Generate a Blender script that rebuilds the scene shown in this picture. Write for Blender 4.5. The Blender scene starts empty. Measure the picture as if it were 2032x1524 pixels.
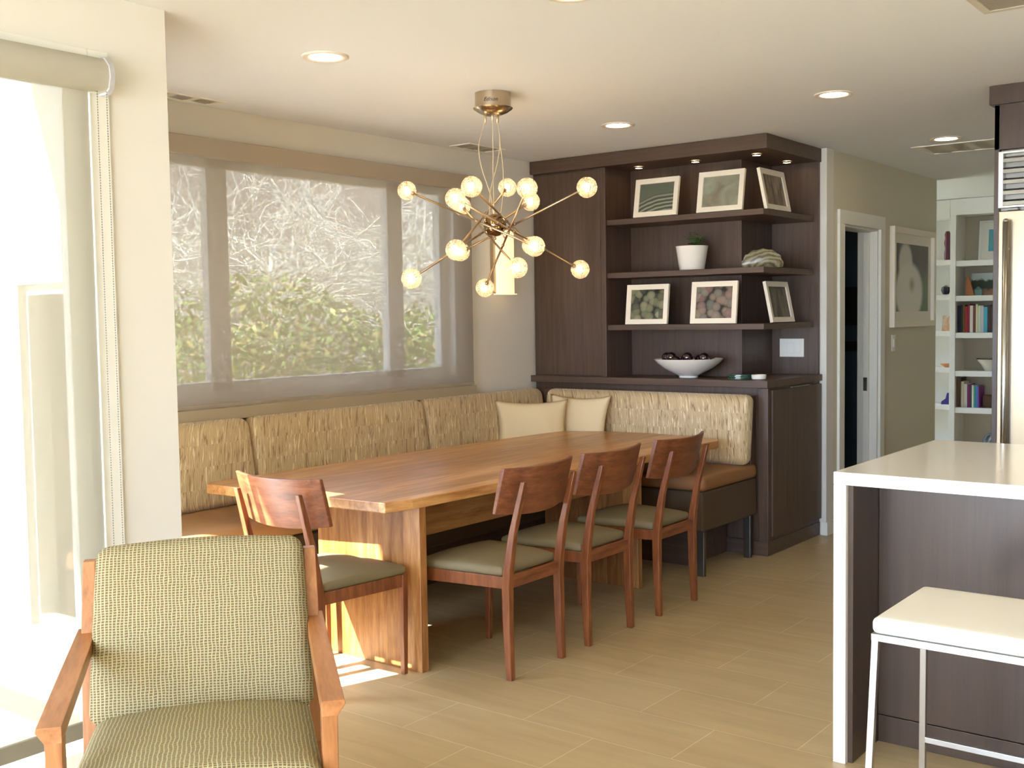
import bpy, bmesh, math, random
from mathutils import Vector, Matrix, noise

C = bpy.context.scene.collection
sc = bpy.context.scene
random.seed(7)
PI = math.pi

# ------------------------------------------------------------------ camera
cam_d = bpy.data.cameras.new('camera')
cam = bpy.data.objects.new('camera', cam_d)
C.objects.link(cam)
yaw, pitch, roll = -.658717, -.0598740, -.0152538
f_ = Vector((math.sin(yaw) * math.cos(pitch), math.cos(yaw) * math.cos(pitch), math.sin(pitch)))
r0 = Vector((math.cos(yaw), -math.sin(yaw), 0)); u0 = r0.cross(f_)
r_ = math.cos(roll) * r0 + math.sin(roll) * u0
u_ = -math.sin(roll) * r0 + math.cos(roll) * u0
m = Matrix((r_, u_, -f_)).transposed().to_4x4()
m.translation = Vector((0, 0, 1.5))
cam.matrix_world = m
cam_d.sensor_width = 36
cam_d.lens = 2180.93 / 2032 * 36
cam_d.clip_start = .05
sc.camera = cam

# ------------------------------------------------------------------ view, world, sun
sc.view_settings.view_transform = 'Standard'
sc.view_settings.look = 'None'
sc.view_settings.gamma = 1
sc.view_settings.use_curve_mapping = False
EXPOSURE = 0.52
sc.view_settings.exposure = EXPOSURE
SKY, SUN = 11.5, 34.0
world = bpy.data.worlds.new('sky'); sc.world = world
world.use_nodes = True
bg = world.node_tree.nodes['Background']
bg.inputs[0].default_value = (.79, 1.03, 1.45, 1)
bg.inputs[1].default_value = SKY
sd = bpy.data.lights.new('sun', 'SUN'); so = bpy.data.objects.new('sun', sd); C.objects.link(so)
sd.energy = SUN; sd.angle = math.radians(.6); sd.color = (1, 1, 1)
sun_dir = Vector((.3, .954, -.84)).normalized()
so.rotation_euler = (-sun_dir).to_track_quat('Z', 'Y').to_euler()
so.location = (-8, -6, 9)
sc.cycles.max_bounces = 10
sc.cycles.diffuse_bounces = 6
sc.cycles.transparent_max_bounces = 16
sc.cycles.sample_clamp_indirect = 6
sc.cycles.caustics_reflective = False
sc.cycles.caustics_refractive = False

def portal(name, loc, size, normal):
    d = bpy.data.lights.new(name, 'AREA'); o = bpy.data.objects.new(name, d); C.objects.link(o)
    d.shape = 'RECTANGLE'; d.size, d.size_y = size; d.energy = 1
    d.cycles.is_portal = True
    o.location = loc
    o.rotation_euler = (-Vector(normal)).to_track_quat('Z', 'Y').to_euler()
portal('daylight_opening_back', (-.75, -3.62, 1.2), (4.5, 2.3), (0, 1, 0))
portal('daylight_opening_slider', (-3.52, .3, 1.2), (3.6, 2.2), (1, 0, 0))
portal('daylight_opening_far', (-4.98, 10.6, 1.25), (1.7, 2.3), (1, 0, 0))

# ------------------------------------------------------------------ materials
def srgb(c):
    return tuple(((v / 255) / 12.92 if v / 255 <= .04045 else ((v / 255 + .055) / 1.055) ** 2.4) for v in c) + (1,)

def new_mat(name):
    mt = bpy.data.materials.new(name); mt.use_nodes = True
    nt = mt.node_tree
    return mt, nt, nt.nodes['Principled BSDF']

def simple(name, col, rough=.5, metal=0, spec=.5, bump=0, bscale=200, coat=0, emit=None, estr=0):
    mt, nt, b = new_mat(name)
    b.inputs['Base Color'].default_value = srgb(col)
    b.inputs['Roughness'].default_value = rough
    b.inputs['Metallic'].default_value = metal
    b.inputs['Specular IOR Level'].default_value = spec
    b.inputs['Coat Weight'].default_value = coat
    if emit:
        b.inputs['Emission Color'].default_value = srgb(emit)
        b.inputs['Emission Strength'].default_value = estr
    tc = nt.nodes.new('ShaderNodeTexCoord')
    n = nt.nodes.new('ShaderNodeTexNoise'); n.inputs['Scale'].default_value = bscale
    nt.links.new(tc.outputs['Object'], n.inputs['Vector'])
    bp = nt.nodes.new('ShaderNodeBump'); bp.inputs['Strength'].default_value = bump
    bp.inputs['Distance'].default_value = .002
    nt.links.new(n.outputs['Fac'], bp.inputs['Height'])
    nt.links.new(bp.outputs['Normal'], b.inputs['Normal'])
    return mt

def ramp(nt, stops):
    r = nt.nodes.new('ShaderNodeValToRGB')
    e = r.color_ramp.elements
    while len(e) < len(stops): e.new(.5)
    for i, (p, c) in enumerate(stops):
        e[i].position = p; e[i].color = srgb(c)
    return r

def wood(name, cols, stretch=(8, 8, .8), scale=3, rough=.4, detail=6, fine=60, spec=.5):
    """grain runs along the axis with the smallest stretch"""
    mt, nt, b = new_mat(name); L = nt.links
    tc = nt.nodes.new('ShaderNodeTexCoord')
    mp = nt.nodes.new('ShaderNodeMapping'); mp.inputs['Scale'].default_value = stretch
    L.new(tc.outputs['Object'], mp.inputs['Vector'])
    n1 = nt.nodes.new('ShaderNodeTexNoise'); n1.inputs['Scale'].default_value = scale
    n1.inputs['Detail'].default_value = detail; n1.inputs['Distortion'].default_value = .6
    L.new(mp.outputs['Vector'], n1.inputs['Vector'])
    n2 = nt.nodes.new('ShaderNodeTexNoise'); n2.inputs['Scale'].default_value = fine / 4
    n2.inputs['Detail'].default_value = 3
    L.new(mp.outputs['Vector'], n2.inputs['Vector'])
    mx = nt.nodes.new('ShaderNodeMix'); mx.data_type = 'FLOAT'; mx.inputs[0].default_value = .3
    L.new(n1.outputs['Fac'], mx.inputs[2]); L.new(n2.outputs['Fac'], mx.inputs[3])
    k = len(cols)
    r = ramp(nt, [(.3 + .4 * i / (k - 1), c) for i, c in enumerate(cols)])
    L.new(mx.outputs[0], r.inputs['Fac'])
    L.new(r.outputs['Color'], b.inputs['Base Color'])
    b.inputs['Roughness'].default_value = rough
    b.inputs['Specular IOR Level'].default_value = spec
    bp = nt.nodes.new('ShaderNodeBump'); bp.inputs['Strength'].default_value = .08
    bp.inputs['Distance'].default_value = .001
    L.new(mx.outputs[0], bp.inputs['Height']); L.new(bp.outputs['Normal'], b.inputs['Normal'])
    return mt

def math_node(nt, op, a, bb=None, c=None):
    n = nt.nodes.new('ShaderNodeMath'); n.operation = op
    for i, v in enumerate((a, bb, c)):
        if v is None: continue
        if isinstance(v, (int, float)): n.inputs[i].default_value = v
        else: nt.links.new(v, n.inputs[i])
    return n.outputs[0]

PAINT = simple('wall_paint', (228, 224, 213), .75, bump=.05, bscale=350)
CEILP = simple('ceiling_paint', (238, 240, 240), .85, bump=.05, bscale=300)
TRIMP = simple('trim_paint', (236, 234, 222), .4)
EXTP = simple('exterior_paint', (200, 192, 170), .8)

def floor_material():
    mt, nt, b = new_mat('porcelain_tile'); L = nt.links
    tc = nt.nodes.new('ShaderNodeTexCoord')
    mp = nt.nodes.new('ShaderNodeMapping'); mp.inputs['Location'].default_value = (2.135, 0, 0)
    L.new(tc.outputs['Object'], mp.inputs['Vector'])
    br = nt.nodes.new('ShaderNodeTexBrick')
    br.offset = .5; br.offset_frequency = 2; br.squash = 1
    br.inputs['Scale'].default_value = 1
    br.inputs['Brick Width'].default_value = .63; br.inputs['Row Height'].default_value = .32
    br.inputs['Mortar Size'].default_value = .0018; br.inputs['Mortar Smooth'].default_value = .1
    br.inputs['Bias'].default_value = 0
    br.inputs['Color1'].default_value = srgb((190, 168, 127)); br.inputs['Color2'].default_value = srgb((195, 174, 134))
    br.inputs['Mortar'].default_value = srgb((222, 206, 168))
    L.new(mp.outputs['Vector'], br.inputs['Vector'])
    m2 = nt.nodes.new('ShaderNodeMapping'); m2.inputs['Scale'].default_value = (1.2, 9, 1)
    L.new(tc.outputs['Object'], m2.inputs['Vector'])
    n = nt.nodes.new('ShaderNodeTexNoise'); n.inputs['Scale'].default_value = 1.6; n.inputs['Detail'].default_value = 7
    n.inputs['Distortion'].default_value = .8
    L.new(m2.outputs['Vector'], n.inputs['Vector'])
    r = ramp(nt, [(.3, (236, 233, 228)), (.7, (255, 254, 252))])
    L.new(n.outputs['Fac'], r.inputs['Fac'])
    mx = nt.nodes.new('ShaderNodeMix'); mx.data_type = 'RGBA'; mx.blend_type = 'MULTIPLY'; mx.inputs[0].default_value = 1
    L.new(br.outputs['Color'], mx.inputs[6]); L.new(r.outputs['Color'], mx.inputs[7])
    L.new(mx.outputs[2], b.inputs['Base Color'])
    b.inputs['Roughness'].default_value = .38
    bp = nt.nodes.new('ShaderNodeBump'); bp.inputs['Strength'].default_value = .3; bp.inputs['Distance'].default_value = .001
    bp.invert = True
    L.new(br.outputs['Fac'], bp.inputs['Height']); L.new(bp.outputs['Normal'], b.inputs['Normal'])
    return mt
TILE = floor_material()

DARK = wood('dark_stained_oak', [(70, 53, 42), (84, 65, 52), (96, 76, 62)], (14, 14, .7), 2.5, .42)
DARKH = wood('dark_stained_oak_lengthwise', [(72, 55, 43), (86, 67, 54), (98, 78, 64)], (.7, 14, 14), 2.5, .42)
ISLW = wood('island_veneer', [(60, 46, 34), (68, 52, 39), (74, 58, 44)], (14, 14, .6), 2.2, .3)
CHERRY = wood('cherry_chair_wood', [(96, 52, 28), (124, 70, 38), (146, 90, 52)], (9, 9, 1.2), 4, .32)
CHERRYX = wood('cherry_chair_wood_cross', [(92, 50, 30), (124, 72, 44), (148, 92, 58)], (1.4, 9, 9), 4, .32)
def table_wood(name, stretch, planks, cols=((164, 108, 58), (206, 150, 90), (230, 182, 120))):
    mt = wood(name, list(cols), stretch, 3.4, .3, 7)
    nt = mt.node_tree; L = nt.links; b = nt.nodes['Principled BSDF']
    src = b.inputs['Base Color'].links[0].from_socket
    tc = nt.nodes.new('ShaderNodeTexCoord'); sp = nt.nodes.new('ShaderNodeSeparateXYZ')
    L.new(tc.outputs['Object'], sp.inputs[0])
    fl = math_node(nt, 'FLOOR', math_node(nt, 'MULTIPLY', sp.outputs[0], planks))
    wn = nt.nodes.new('ShaderNodeTexWhiteNoise'); wn.noise_dimensions = '1D'
    L.new(fl, wn.inputs['W'])
    r = ramp(nt, [(0, (205, 196, 186)), (1, (255, 255, 255))])
    L.new(wn.outputs['Value'], r.inputs['Fac'])
    mx = nt.nodes.new('ShaderNodeMix'); mx.data_type = 'RGBA'; mx.blend_type = 'MULTIPLY'; mx.inputs[0].default_value = 1
    L.new(src, mx.inputs[6]); L.new(r.outputs['Color'], mx.inputs[7])
    L.new(mx.outputs[2], b.inputs['Base Color'])
    return mt
TOPW = table_wood('table_top_wood', (7, .8, 7), 7.3)
PANW = table_wood('table_panel_wood', (9, 9, 1), 9.1, ((126, 78, 40), (164, 112, 62), (194, 144, 88)))
BEECH = wood('armchair_wood', [(140, 88, 48), (166, 110, 64), (184, 128, 80)], (10, 1.2, 10), 3, .35)
BEECHV = wood('armchair_wood_upright', [(140, 88, 48), (166, 110, 64), (184, 128, 80)], (10, 10, 1.2), 3, .35)

STEEL = simple('brushed_steel', (190, 188, 180), .32, 1)
STEELD = simple('dark_steel', (120, 116, 108), .35, 1)
NICKEL = simple('satin_nickel', (188, 172, 148), .22, 1)
BRONZE = simple('warm_rod_metal', (176, 154, 124), .28, 1)
WHITEQ = simple('white_quartz', (244, 240, 232), .12, spec=.5)
WHITEL = simple('white_leather', (240, 236, 224), .42, bump=.1, bscale=500)
WHITEF = simple('white_frame_paint', (238, 228, 208), .35)
MATB = simple('picture_mat_board', (236, 230, 214), .8)
CERAM = simple('white_ceramic', (240, 236, 226), .15)
CREAM = simple('cream_cotton', (226, 206, 164), .85, bump=.3, bscale=600)
VINYL = simple('brown_seat_vinyl', (148, 104, 66), .55, bump=.1, bscale=300)
VINYLL = simple('tan_seat_vinyl', (158, 118, 76), .55, bump=.1, bscale=300)
OLIVE = simple('dark_olive_upholstery', (82, 66, 48), .7, bump=.1, bscale=400)
SEATF = simple('sage_seat_fabric', (120, 108, 78), .6, bump=.35, bscale=700)
PLASTIC = simple('white_plastic', (232, 228, 216), .35)
VALF = simple('valance_fabric', (166, 154, 136), .8, bump=.1, bscale=500)
VALG = simple('roller_cassette', (178, 173, 156), .5)
HEM = simple('hem_bar_grey', (140, 132, 112), .5)
BLACKP = simple('black_paint', (22, 20, 20), .5)
DARKBALL = simple('dark_plum_glass', (38, 12, 22), .06, spec=.8, coat=1)
TEALG = simple('green_glass', (58, 92, 76), .1, spec=.7)
GREEN = simple('leaf_green', (70, 116, 34), .45)
LEAFO = simple('hedge_leaf', (126, 144, 62), .6)
LEAFO2 = simple('hedge_leaf_yellow', (176, 164, 96), .6)
BRANCH = simple('pale_bark', (212, 204, 180), .8, bump=.4, bscale=60)
SOIL = simple('potting_soil', (50, 36, 26), .9)
HILL = simple('hillside_scrub', (128, 112, 90), .95, bump=.5, bscale=3)
PATIO = simple('patio_concrete', (190, 184, 170), .85)
BLUEW = simple('side_room_blue_paint', (78, 98, 110), .7)
VENTM = simple('vent_metal', (214, 206, 188), .5)
VENTG = simple('vent_slat_grey', (216, 210, 198), .6)
VENTD = simple('vent_shadow_gap', (60, 54, 50), .8)
SCON = simple('sconce_glass', (240, 226, 190), .5, emit=(255, 222, 170), estr=.82)

def fabric_grid():
    mt, nt, b = new_mat('woven_grid_fabric'); L = nt.links
    tc = nt.nodes.new('ShaderNodeTexCoord'); sp = nt.nodes.new('ShaderNodeSeparateXYZ')
    n = nt.nodes.new('ShaderNodeTexNoise'); n.inputs['Scale'].default_value = 28; n.inputs['Detail'].default_value = 2
    L.new(tc.outputs['Object'], n.inputs['Vector'])
    L.new(tc.outputs['Object'], sp.inputs[0])
    off = math_node(nt, 'MULTIPLY_ADD', n.outputs['Fac'], .9, -.45)
    def line(sock, per, w):
        v = math_node(nt, 'ADD', math_node(nt, 'MULTIPLY', sock, 1 / per), off)
        fr = math_node(nt, 'FRACT', v)
        d = math_node(nt, 'ABSOLUTE', math_node(nt, 'SUBTRACT', fr, .5))
        mr = nt.nodes.new('ShaderNodeMapRange'); L.new(d, mr.inputs['Value'])
        mr.inputs['From Min'].default_value = w; mr.inputs['From Max'].default_value = w + .09
        mr.inputs['To Min'].default_value = 1; mr.inputs['To Max'].default_value = 0
        return mr.outputs[0]
    n2 = nt.nodes.new('ShaderNodeTexNoise'); n2.inputs['Scale'].default_value = 90
    L.new(tc.outputs['Object'], n2.inputs['Vector'])
    la = line(sp.outputs[0], .0098, .1)
    lb = math_node(nt, 'MULTIPLY', line(sp.outputs[1], .0068, .12), math_node(nt, 'MULTIPLY_ADD', n2.outputs['Fac'], .9, .42))
    mk = math_node(nt, 'MAXIMUM', la, lb)
    mx = nt.nodes.new('ShaderNodeMix'); mx.data_type = 'RGBA'
    L.new(mk, mx.inputs[0])
    mx.inputs[6].default_value = srgb((112, 90, 60)); mx.inputs[7].default_value = srgb((170, 165, 124))
    L.new(mx.outputs[2], b.inputs['Base Color'])
    b.inputs['Roughness'].default_value = .85
    bp = nt.nodes.new('ShaderNodeBump'); bp.inputs['Strength'].default_value = .4; bp.inputs['Distance'].default_value = .001
    L.new(mk, bp.inputs['Height']); L.new(bp.outputs['Normal'], b.inputs['Normal'])
    return mt
GRID = fabric_grid()

def crinkle(name, base, light, dark):
    mt, nt, b = new_mat(name); L = nt.links
    tc = nt.nodes.new('ShaderNodeTexCoord'); sp = nt.nodes.new('ShaderNodeSeparateXYZ')
    L.new(tc.outputs['Object'], sp.inputs[0])
    s = math_node(nt, 'ADD', sp.outputs[0], sp.outputs[1])
    row = math_node(nt, 'FLOOR', math_node(nt, 'MULTIPLY', sp.outputs[2], 9.5))
    cb = nt.nodes.new('ShaderNodeCombineXYZ')
    L.new(math_node(nt, 'ADD', math_node(nt, 'MULTIPLY', s, 1), math_node(nt, 'MULTIPLY', row, 3.37)), cb.inputs[0])
    L.new(math_node(nt, 'MULTIPLY', sp.outputs[2], .10), cb.inputs[1])
    L.new(math_node(nt, 'MULTIPLY', row, 7.1), cb.inputs[2])
    n = nt.nodes.new('ShaderNodeTexNoise'); n.inputs['Scale'].default_value = 95; n.inputs['Detail'].default_value = 1.5
    n.inputs['Distortion'].default_value = .9
    L.new(cb.outputs[0], n.inputs['Vector'])
    r = ramp(nt, [(.34, dark), (.42, base), (.58, base), (.68, light)])
    L.new(n.outputs['Fac'], r.inputs['Fac'])
    L.new(r.outputs['Color'], b.inputs['Base Color'])
    b.inputs['Roughness'].default_value = .55
    b.inputs['Sheen Weight'].default_value = .3
    bp = nt.nodes.new('ShaderNodeBump'); bp.inputs['Strength'].default_value = .7; bp.inputs['Distance'].default_value = .006
    L.new(n.outputs['Fac'], bp.inputs['Height']); L.new(bp.outputs['Normal'], b.inputs['Normal'])
    return mt
CRINK = crinkle('crinkled_bench_fabric', (194, 170, 128), (232, 214, 174), (152, 126, 90))

def screen(name, col, see, tl=.6, tcol=None):
    mt, nt, b = new_mat(name); L = nt.links
    nt.nodes.remove(b)
    out = nt.nodes['Material Output']
    tr = nt.nodes.new('ShaderNodeBsdfTransparent')
    df = nt.nodes.new('ShaderNodeBsdfDiffuse'); df.inputs[0].default_value = srgb(col)
    tn = nt.nodes.new('ShaderNodeBsdfTranslucent'); tn.inputs[0].default_value = srgb(tcol or col)
    m1 = nt.nodes.new('ShaderNodeMixShader'); m1.inputs[0].default_value = tl
    L.new(df.outputs[0], m1.inputs[1]); L.new(tn.outputs[0], m1.inputs[2])
    m2 = nt.nodes.new('ShaderNodeMixShader'); m2.inputs[0].default_value = see
    L.new(m1.outputs[0], m2.inputs[1]); L.new(tr.outputs[0], m2.inputs[2])
    tc = nt.nodes.new('ShaderNodeTexCoord'); n = nt.nodes.new('ShaderNodeTexNoise')
    n.inputs['Scale'].default_value = 900; L.new(tc.outputs['Object'], n.inputs['Vector'])
    bp = nt.nodes.new('ShaderNodeBump'); bp.inputs['Strength'].default_value = .1
    L.new(n.outputs['Fac'], bp.inputs['Height']); L.new(bp.outputs[0], df.inputs['Normal'])
    L.new(m2.outputs[0], out.inputs['Surface'])
    return mt
SCREEN = screen('solar_screen_fabric', (184, 175, 162), .27, .2, (84, 78, 74))
SCREEN2 = screen('roller_screen_fabric', (204, 198, 180), .24, .3, (120, 114, 98))

def glass(name, tint=(255, 255, 255), gl=.08):
    mt, nt, b = new_mat(name); L = nt.links
    nt.nodes.remove(b); out = nt.nodes['Material Output']
    tr = nt.nodes.new('ShaderNodeBsdfTransparent'); tr.inputs[0].default_value = srgb(tint)
    g = nt.nodes.new('ShaderNodeBsdfGlossy'); g.inputs['Roughness'].default_value = .02
    fr = nt.nodes.new('ShaderNodeFresnel'); fr.inputs[0].default_value = 1.45
    m1 = nt.nodes.new('ShaderNodeMixShader')
    ge = nt.nodes.new('ShaderNodeNewGeometry')
    L.new(math_node(nt, 'MULTIPLY', fr.outputs[0], math_node(nt, 'SUBTRACT', 1, ge.outputs['Backfacing'])), m1.inputs[0]); L.new(tr.outputs[0], m1.inputs[1]); L.new(g.outputs[0], m1.inputs[2])
    L.new(m1.outputs[0], out.inputs['Surface'])
    return mt
GLASS = glass('window_glass')

def crackle():
    mt, nt, b = new_mat('crackled_glass'); L = nt.links
    nt.nodes.remove(b); out = nt.nodes['Material Output']
    tc = nt.nodes.new('ShaderNodeTexCoord')
    v = nt.nodes.new('ShaderNodeTexVoronoi'); v.inputs['Scale'].default_value = 85; v.feature = 'DISTANCE_TO_EDGE'
    L.new(tc.outputs['Object'], v.inputs['Vector'])
    mr = nt.nodes.new('ShaderNodeMapRange'); L.new(v.outputs['Distance'], mr.inputs['Value'])
    mr.inputs['From Max'].default_value = .12; mr.inputs['To Min'].default_value = .2; mr.inputs['To Max'].default_value = .75
    bp = nt.nodes.new('ShaderNodeBump'); bp.inputs['Strength'].default_value = 1; bp.inputs['Distance'].default_value = .004
    L.new(v.outputs['Distance'], bp.inputs['Height'])
    tr = nt.nodes.new('ShaderNodeBsdfTransparent'); tr.inputs[0].default_value = (1, .95, .86, 1)
    tn = nt.nodes.new('ShaderNodeBsdfTranslucent'); tn.inputs[0].default_value = (.48, .48, .50, 1)
    g = nt.nodes.new('ShaderNodeBsdfGlossy'); g.inputs['Roughness'].default_value = .08
    L.new(bp.outputs[0], g.inputs['Normal']); L.new(bp.outputs[0], tn.inputs['Normal'])
    m1 = nt.nodes.new('ShaderNodeMixShader'); m1.inputs[0].default_value = .35
    L.new(tn.outputs[0], m1.inputs[1]); L.new(g.outputs[0], m1.inputs[2])
    m2 = nt.nodes.new('ShaderNodeMixShader'); L.new(mr.outputs[0], m2.inputs[0])
    L.new(m1.outputs[0], m2.inputs[1]); L.new(tr.outputs[0], m2.inputs[2])
    L.new(m2.outputs[0], out.inputs['Surface'])
    return mt
CRACK = crackle()

def emitter(name, col, s):
    mt, nt, b = new_mat(name)
    nt.nodes.remove(b); e = nt.nodes.new('ShaderNodeEmission')
    e.inputs[0].default_value = srgb(col); e.inputs[1].default_value = s
    nt.links.new(e.outputs[0], nt.nodes['Material Output'].inputs['Surface'])
    return mt
BULB = emitter('halogen_bulb', (255, 208, 144), 60)
DOWNL = emitter('downlight_lamp', (255, 230, 194), 28)
PUCKL = emitter('puck_lamp', (255, 216, 164), 24)

def picture_mat(name, kind, cols):
    mt, nt, b = new_mat(name); L = nt.links
    tc = nt.nodes.new('ShaderNodeTexCoord')
    if kind == 'pebbles':
        v = nt.nodes.new('ShaderNodeTexVoronoi'); v.inputs['Scale'].default_value = 21; v.inputs['Randomness'].default_value = .9
        L.new(tc.outputs['Object'], v.inputs['Vector'])
        sp = nt.nodes.new('ShaderNodeSeparateColor'); L.new(v.outputs['Color'], sp.inputs[0])
        r = ramp(nt, [(i / (len(cols) - 1), c) for i, c in enumerate(cols)]); L.new(sp.outputs[0], r.inputs['Fac'])
        r2 = ramp(nt, [(.0, (255, 255, 255)), (.55, (215, 215, 215)), (.8, (60, 58, 50))])
        L.new(math_node(nt, 'MULTIPLY', v.outputs['Distance'], 1.0), r2.inputs['Fac'])
        mx = nt.nodes.new('ShaderNodeMix'); mx.data_type = 'RGBA'; mx.blend_type = 'MULTIPLY'; mx.inputs[0].default_value = 1
        L.new(r.outputs[0], mx.inputs[6]); L.new(r2.outputs[0], mx.inputs[7]); L.new(mx.outputs[2], b.inputs['Base Color'])
    elif kind == 'waves':
        sp = nt.nodes.new('ShaderNodeSeparateXYZ'); L.new(tc.outputs['Object'], sp.inputs[0])
        # arcs sweeping round a centre below right of the print
        dx = math_node(nt, 'SUBTRACT', sp.outputs[0], .10); dz = math_node(nt, 'SUBTRACT', sp.outputs[2], -.13)
        d = math_node(nt, 'SQRT', math_node(nt, 'ADD', math_node(nt, 'MULTIPLY', dx, dx), math_node(nt, 'MULTIPLY', math_node(nt, 'MULTIPLY', dz, dz), 2.2)))
        n = nt.nodes.new('ShaderNodeTexNoise'); n.inputs['Scale'].default_value = 10; L.new(tc.outputs['Object'], n.inputs['Vector'])
        d = math_node(nt, 'ADD', d, math_node(nt, 'MULTIPLY', n.outputs['Fac'], .03))
        s = math_node(nt, 'SINE', math_node(nt, 'MULTIPLY', d, 170))
        env = nt.nodes.new('ShaderNodeMapRange'); L.new(d, env.inputs['Value'])
        env.inputs['From Min'].default_value = .40; env.inputs['From Max'].default_value = .45
        env.inputs['To Min'].default_value = 1; env.inputs['To Max'].default_value = 0
        fac = math_node(nt, 'MULTIPLY_ADD', math_node(nt, 'MULTIPLY', s, env.outputs[0]), .5, .5)
        r = ramp(nt, [(i / (len(cols) - 1), c) for i, c in enumerate(cols)])
        L.new(fac, r.inputs['Fac']); L.new(r.outputs[0], b.inputs['Base Color'])
    else:
        mp = nt.nodes.new('ShaderNodeMapping')
        mp.inputs['Scale'].default_value = (1, 1, 1) if kind == 'cloud' else (2.5, 2.5, .5)
        if kind == 'streak_slant': mp.inputs['Rotation'].default_value = (0, .5, 0)
        L.new(tc.outputs['Object'], mp.inputs['Vector'])
        n = nt.nodes.new('ShaderNodeTexNoise'); n.inputs['Scale'].default_value = 9 if kind == 'cloud' else 14
        n.inputs['Detail'].default_value = 6; n.inputs['Distortion'].default_value = .7
        L.new(mp.outputs[0], n.inputs['Vector'])
        k = len(cols)
        r = ramp(nt, [(.32 + .36 * i / (k - 1), c) for i, c in enumerate(cols)])
        L.new(n.outputs['Fac'], r.inputs['Fac']); L.new(r.outputs[0], b.inputs['Base Color'])
    b.inputs['Roughness'].default_value = .35
    return mt

# ------------------------------------------------------------------ mesh helpers
def BM(): return bmesh.new()

def box(bm, x0, x1, y0, y1, z0, z1, mat=None):
    vs = [bm.verts.new(p) for p in ((x0, y0, z0), (x1, y0, z0), (x1, y1, z0), (x0, y1, z0), (x0, y0, z1), (x1, y0, z1), (x1, y1, z1), (x0, y1, z1))]
    for q in ((3, 2, 1, 0), (4, 5, 6, 7), (0, 1, 5, 4), (1, 2, 6, 5), (2, 3, 7, 6), (3, 0, 4, 7)):
        f = bm.faces.new([vs[i] for i in q])
        if mat: f.material_index = mat
    return vs

def loft(bm, rings, cap=True):
    rs = [[bm.verts.new(p) for p in r] for r in rings]
    n = len(rs[0])
    for a, b in zip(rs, rs[1:]):
        for i in range(n):
            bm.faces.new((a[i], a[(i + 1) % n], b[(i + 1) % n], b[i]))
    if cap:
        bm.faces.new(rs[0][::-1]); bm.faces.new(rs[-1])
    return rs

def post(bm, pts):
    """pts: (x, y, z, wx, wy) horizontal rectangular sections, low to high"""
    loft(bm, [[(x - a / 2, y - b / 2, z), (x + a / 2, y - b / 2, z), (x + a / 2, y + b / 2, z), (x - a / 2, y + b / 2, z)] for x, y, z, a, b in pts])

def tube(bm, pts, r, n=10, cap=True):
    pts = [Vector(p) for p in pts]
    rings = []; up = Vector((0, 0, 1)); prev = None
    for i, p in enumerate(pts):
        t = (pts[min(i + 1, len(pts) - 1)] - pts[max(i - 1, 0)]).normalized()
        if prev is None:
            a = t.cross(up if abs(t.z) < .95 else Vector((1, 0, 0))).normalized()
        else:
            a = (prev - t * prev.dot(t)).normalized()
        prev = a; b = t.cross(a)
        rr = r[i] if isinstance(r, (list, tuple)) else r
        rings.append([p + a * (math.cos(2 * PI * k / n) * rr) + b * (math.sin(2 * PI * k / n) * rr) for k in range(n)])
    loft(bm, rings, cap)

def lathe(bm, prof, n=32, cx=0, cy=0, cz=0):
    rs = []
    for r, z in prof:
        if r < 1e-6: rs.append([bm.verts.new((cx, cy, cz + z))])
        else: rs.append([bm.verts.new((cx + r * math.cos(2 * PI * k / n), cy + r * math.sin(2 * PI * k / n), cz + z)) for k in range(n)])
    for a, b in zip(rs, rs[1:]):
        for i in range(n):
            j = (i + 1) % n
            if len(a) == 1 and len(b) == 1: continue
            if len(a) == 1: bm.faces.new((a[0], b[j], b[i]))
            elif len(b) == 1: bm.faces.new((a[i], a[j], b[0]))
            else: bm.faces.new((a[i], a[j], b[j], b[i]))

def prism(bm, poly, z0, z1):
    a = [bm.verts.new((x, y, z0)) for x, y in poly]; b = [bm.verts.new((x, y, z1)) for x, y in poly]
    n = len(poly)
    bm.faces.new(a[::-1]); bm.faces.new(b)
    for i in range(n): bm.faces.new((a[i], a[(i + 1) % n], b[(i + 1) % n], b[i]))

def sphere(bm, c, r, n=20, sz=1):
    rings = n // 2
    prof = [(r * math.sin(PI * i / rings), -r * sz * math.cos(PI * i / rings)) for i in range(rings + 1)]
    prof[0] = (0, -r * sz); prof[-1] = (0, r * sz)
    lathe(bm, prof, n, *c)

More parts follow.
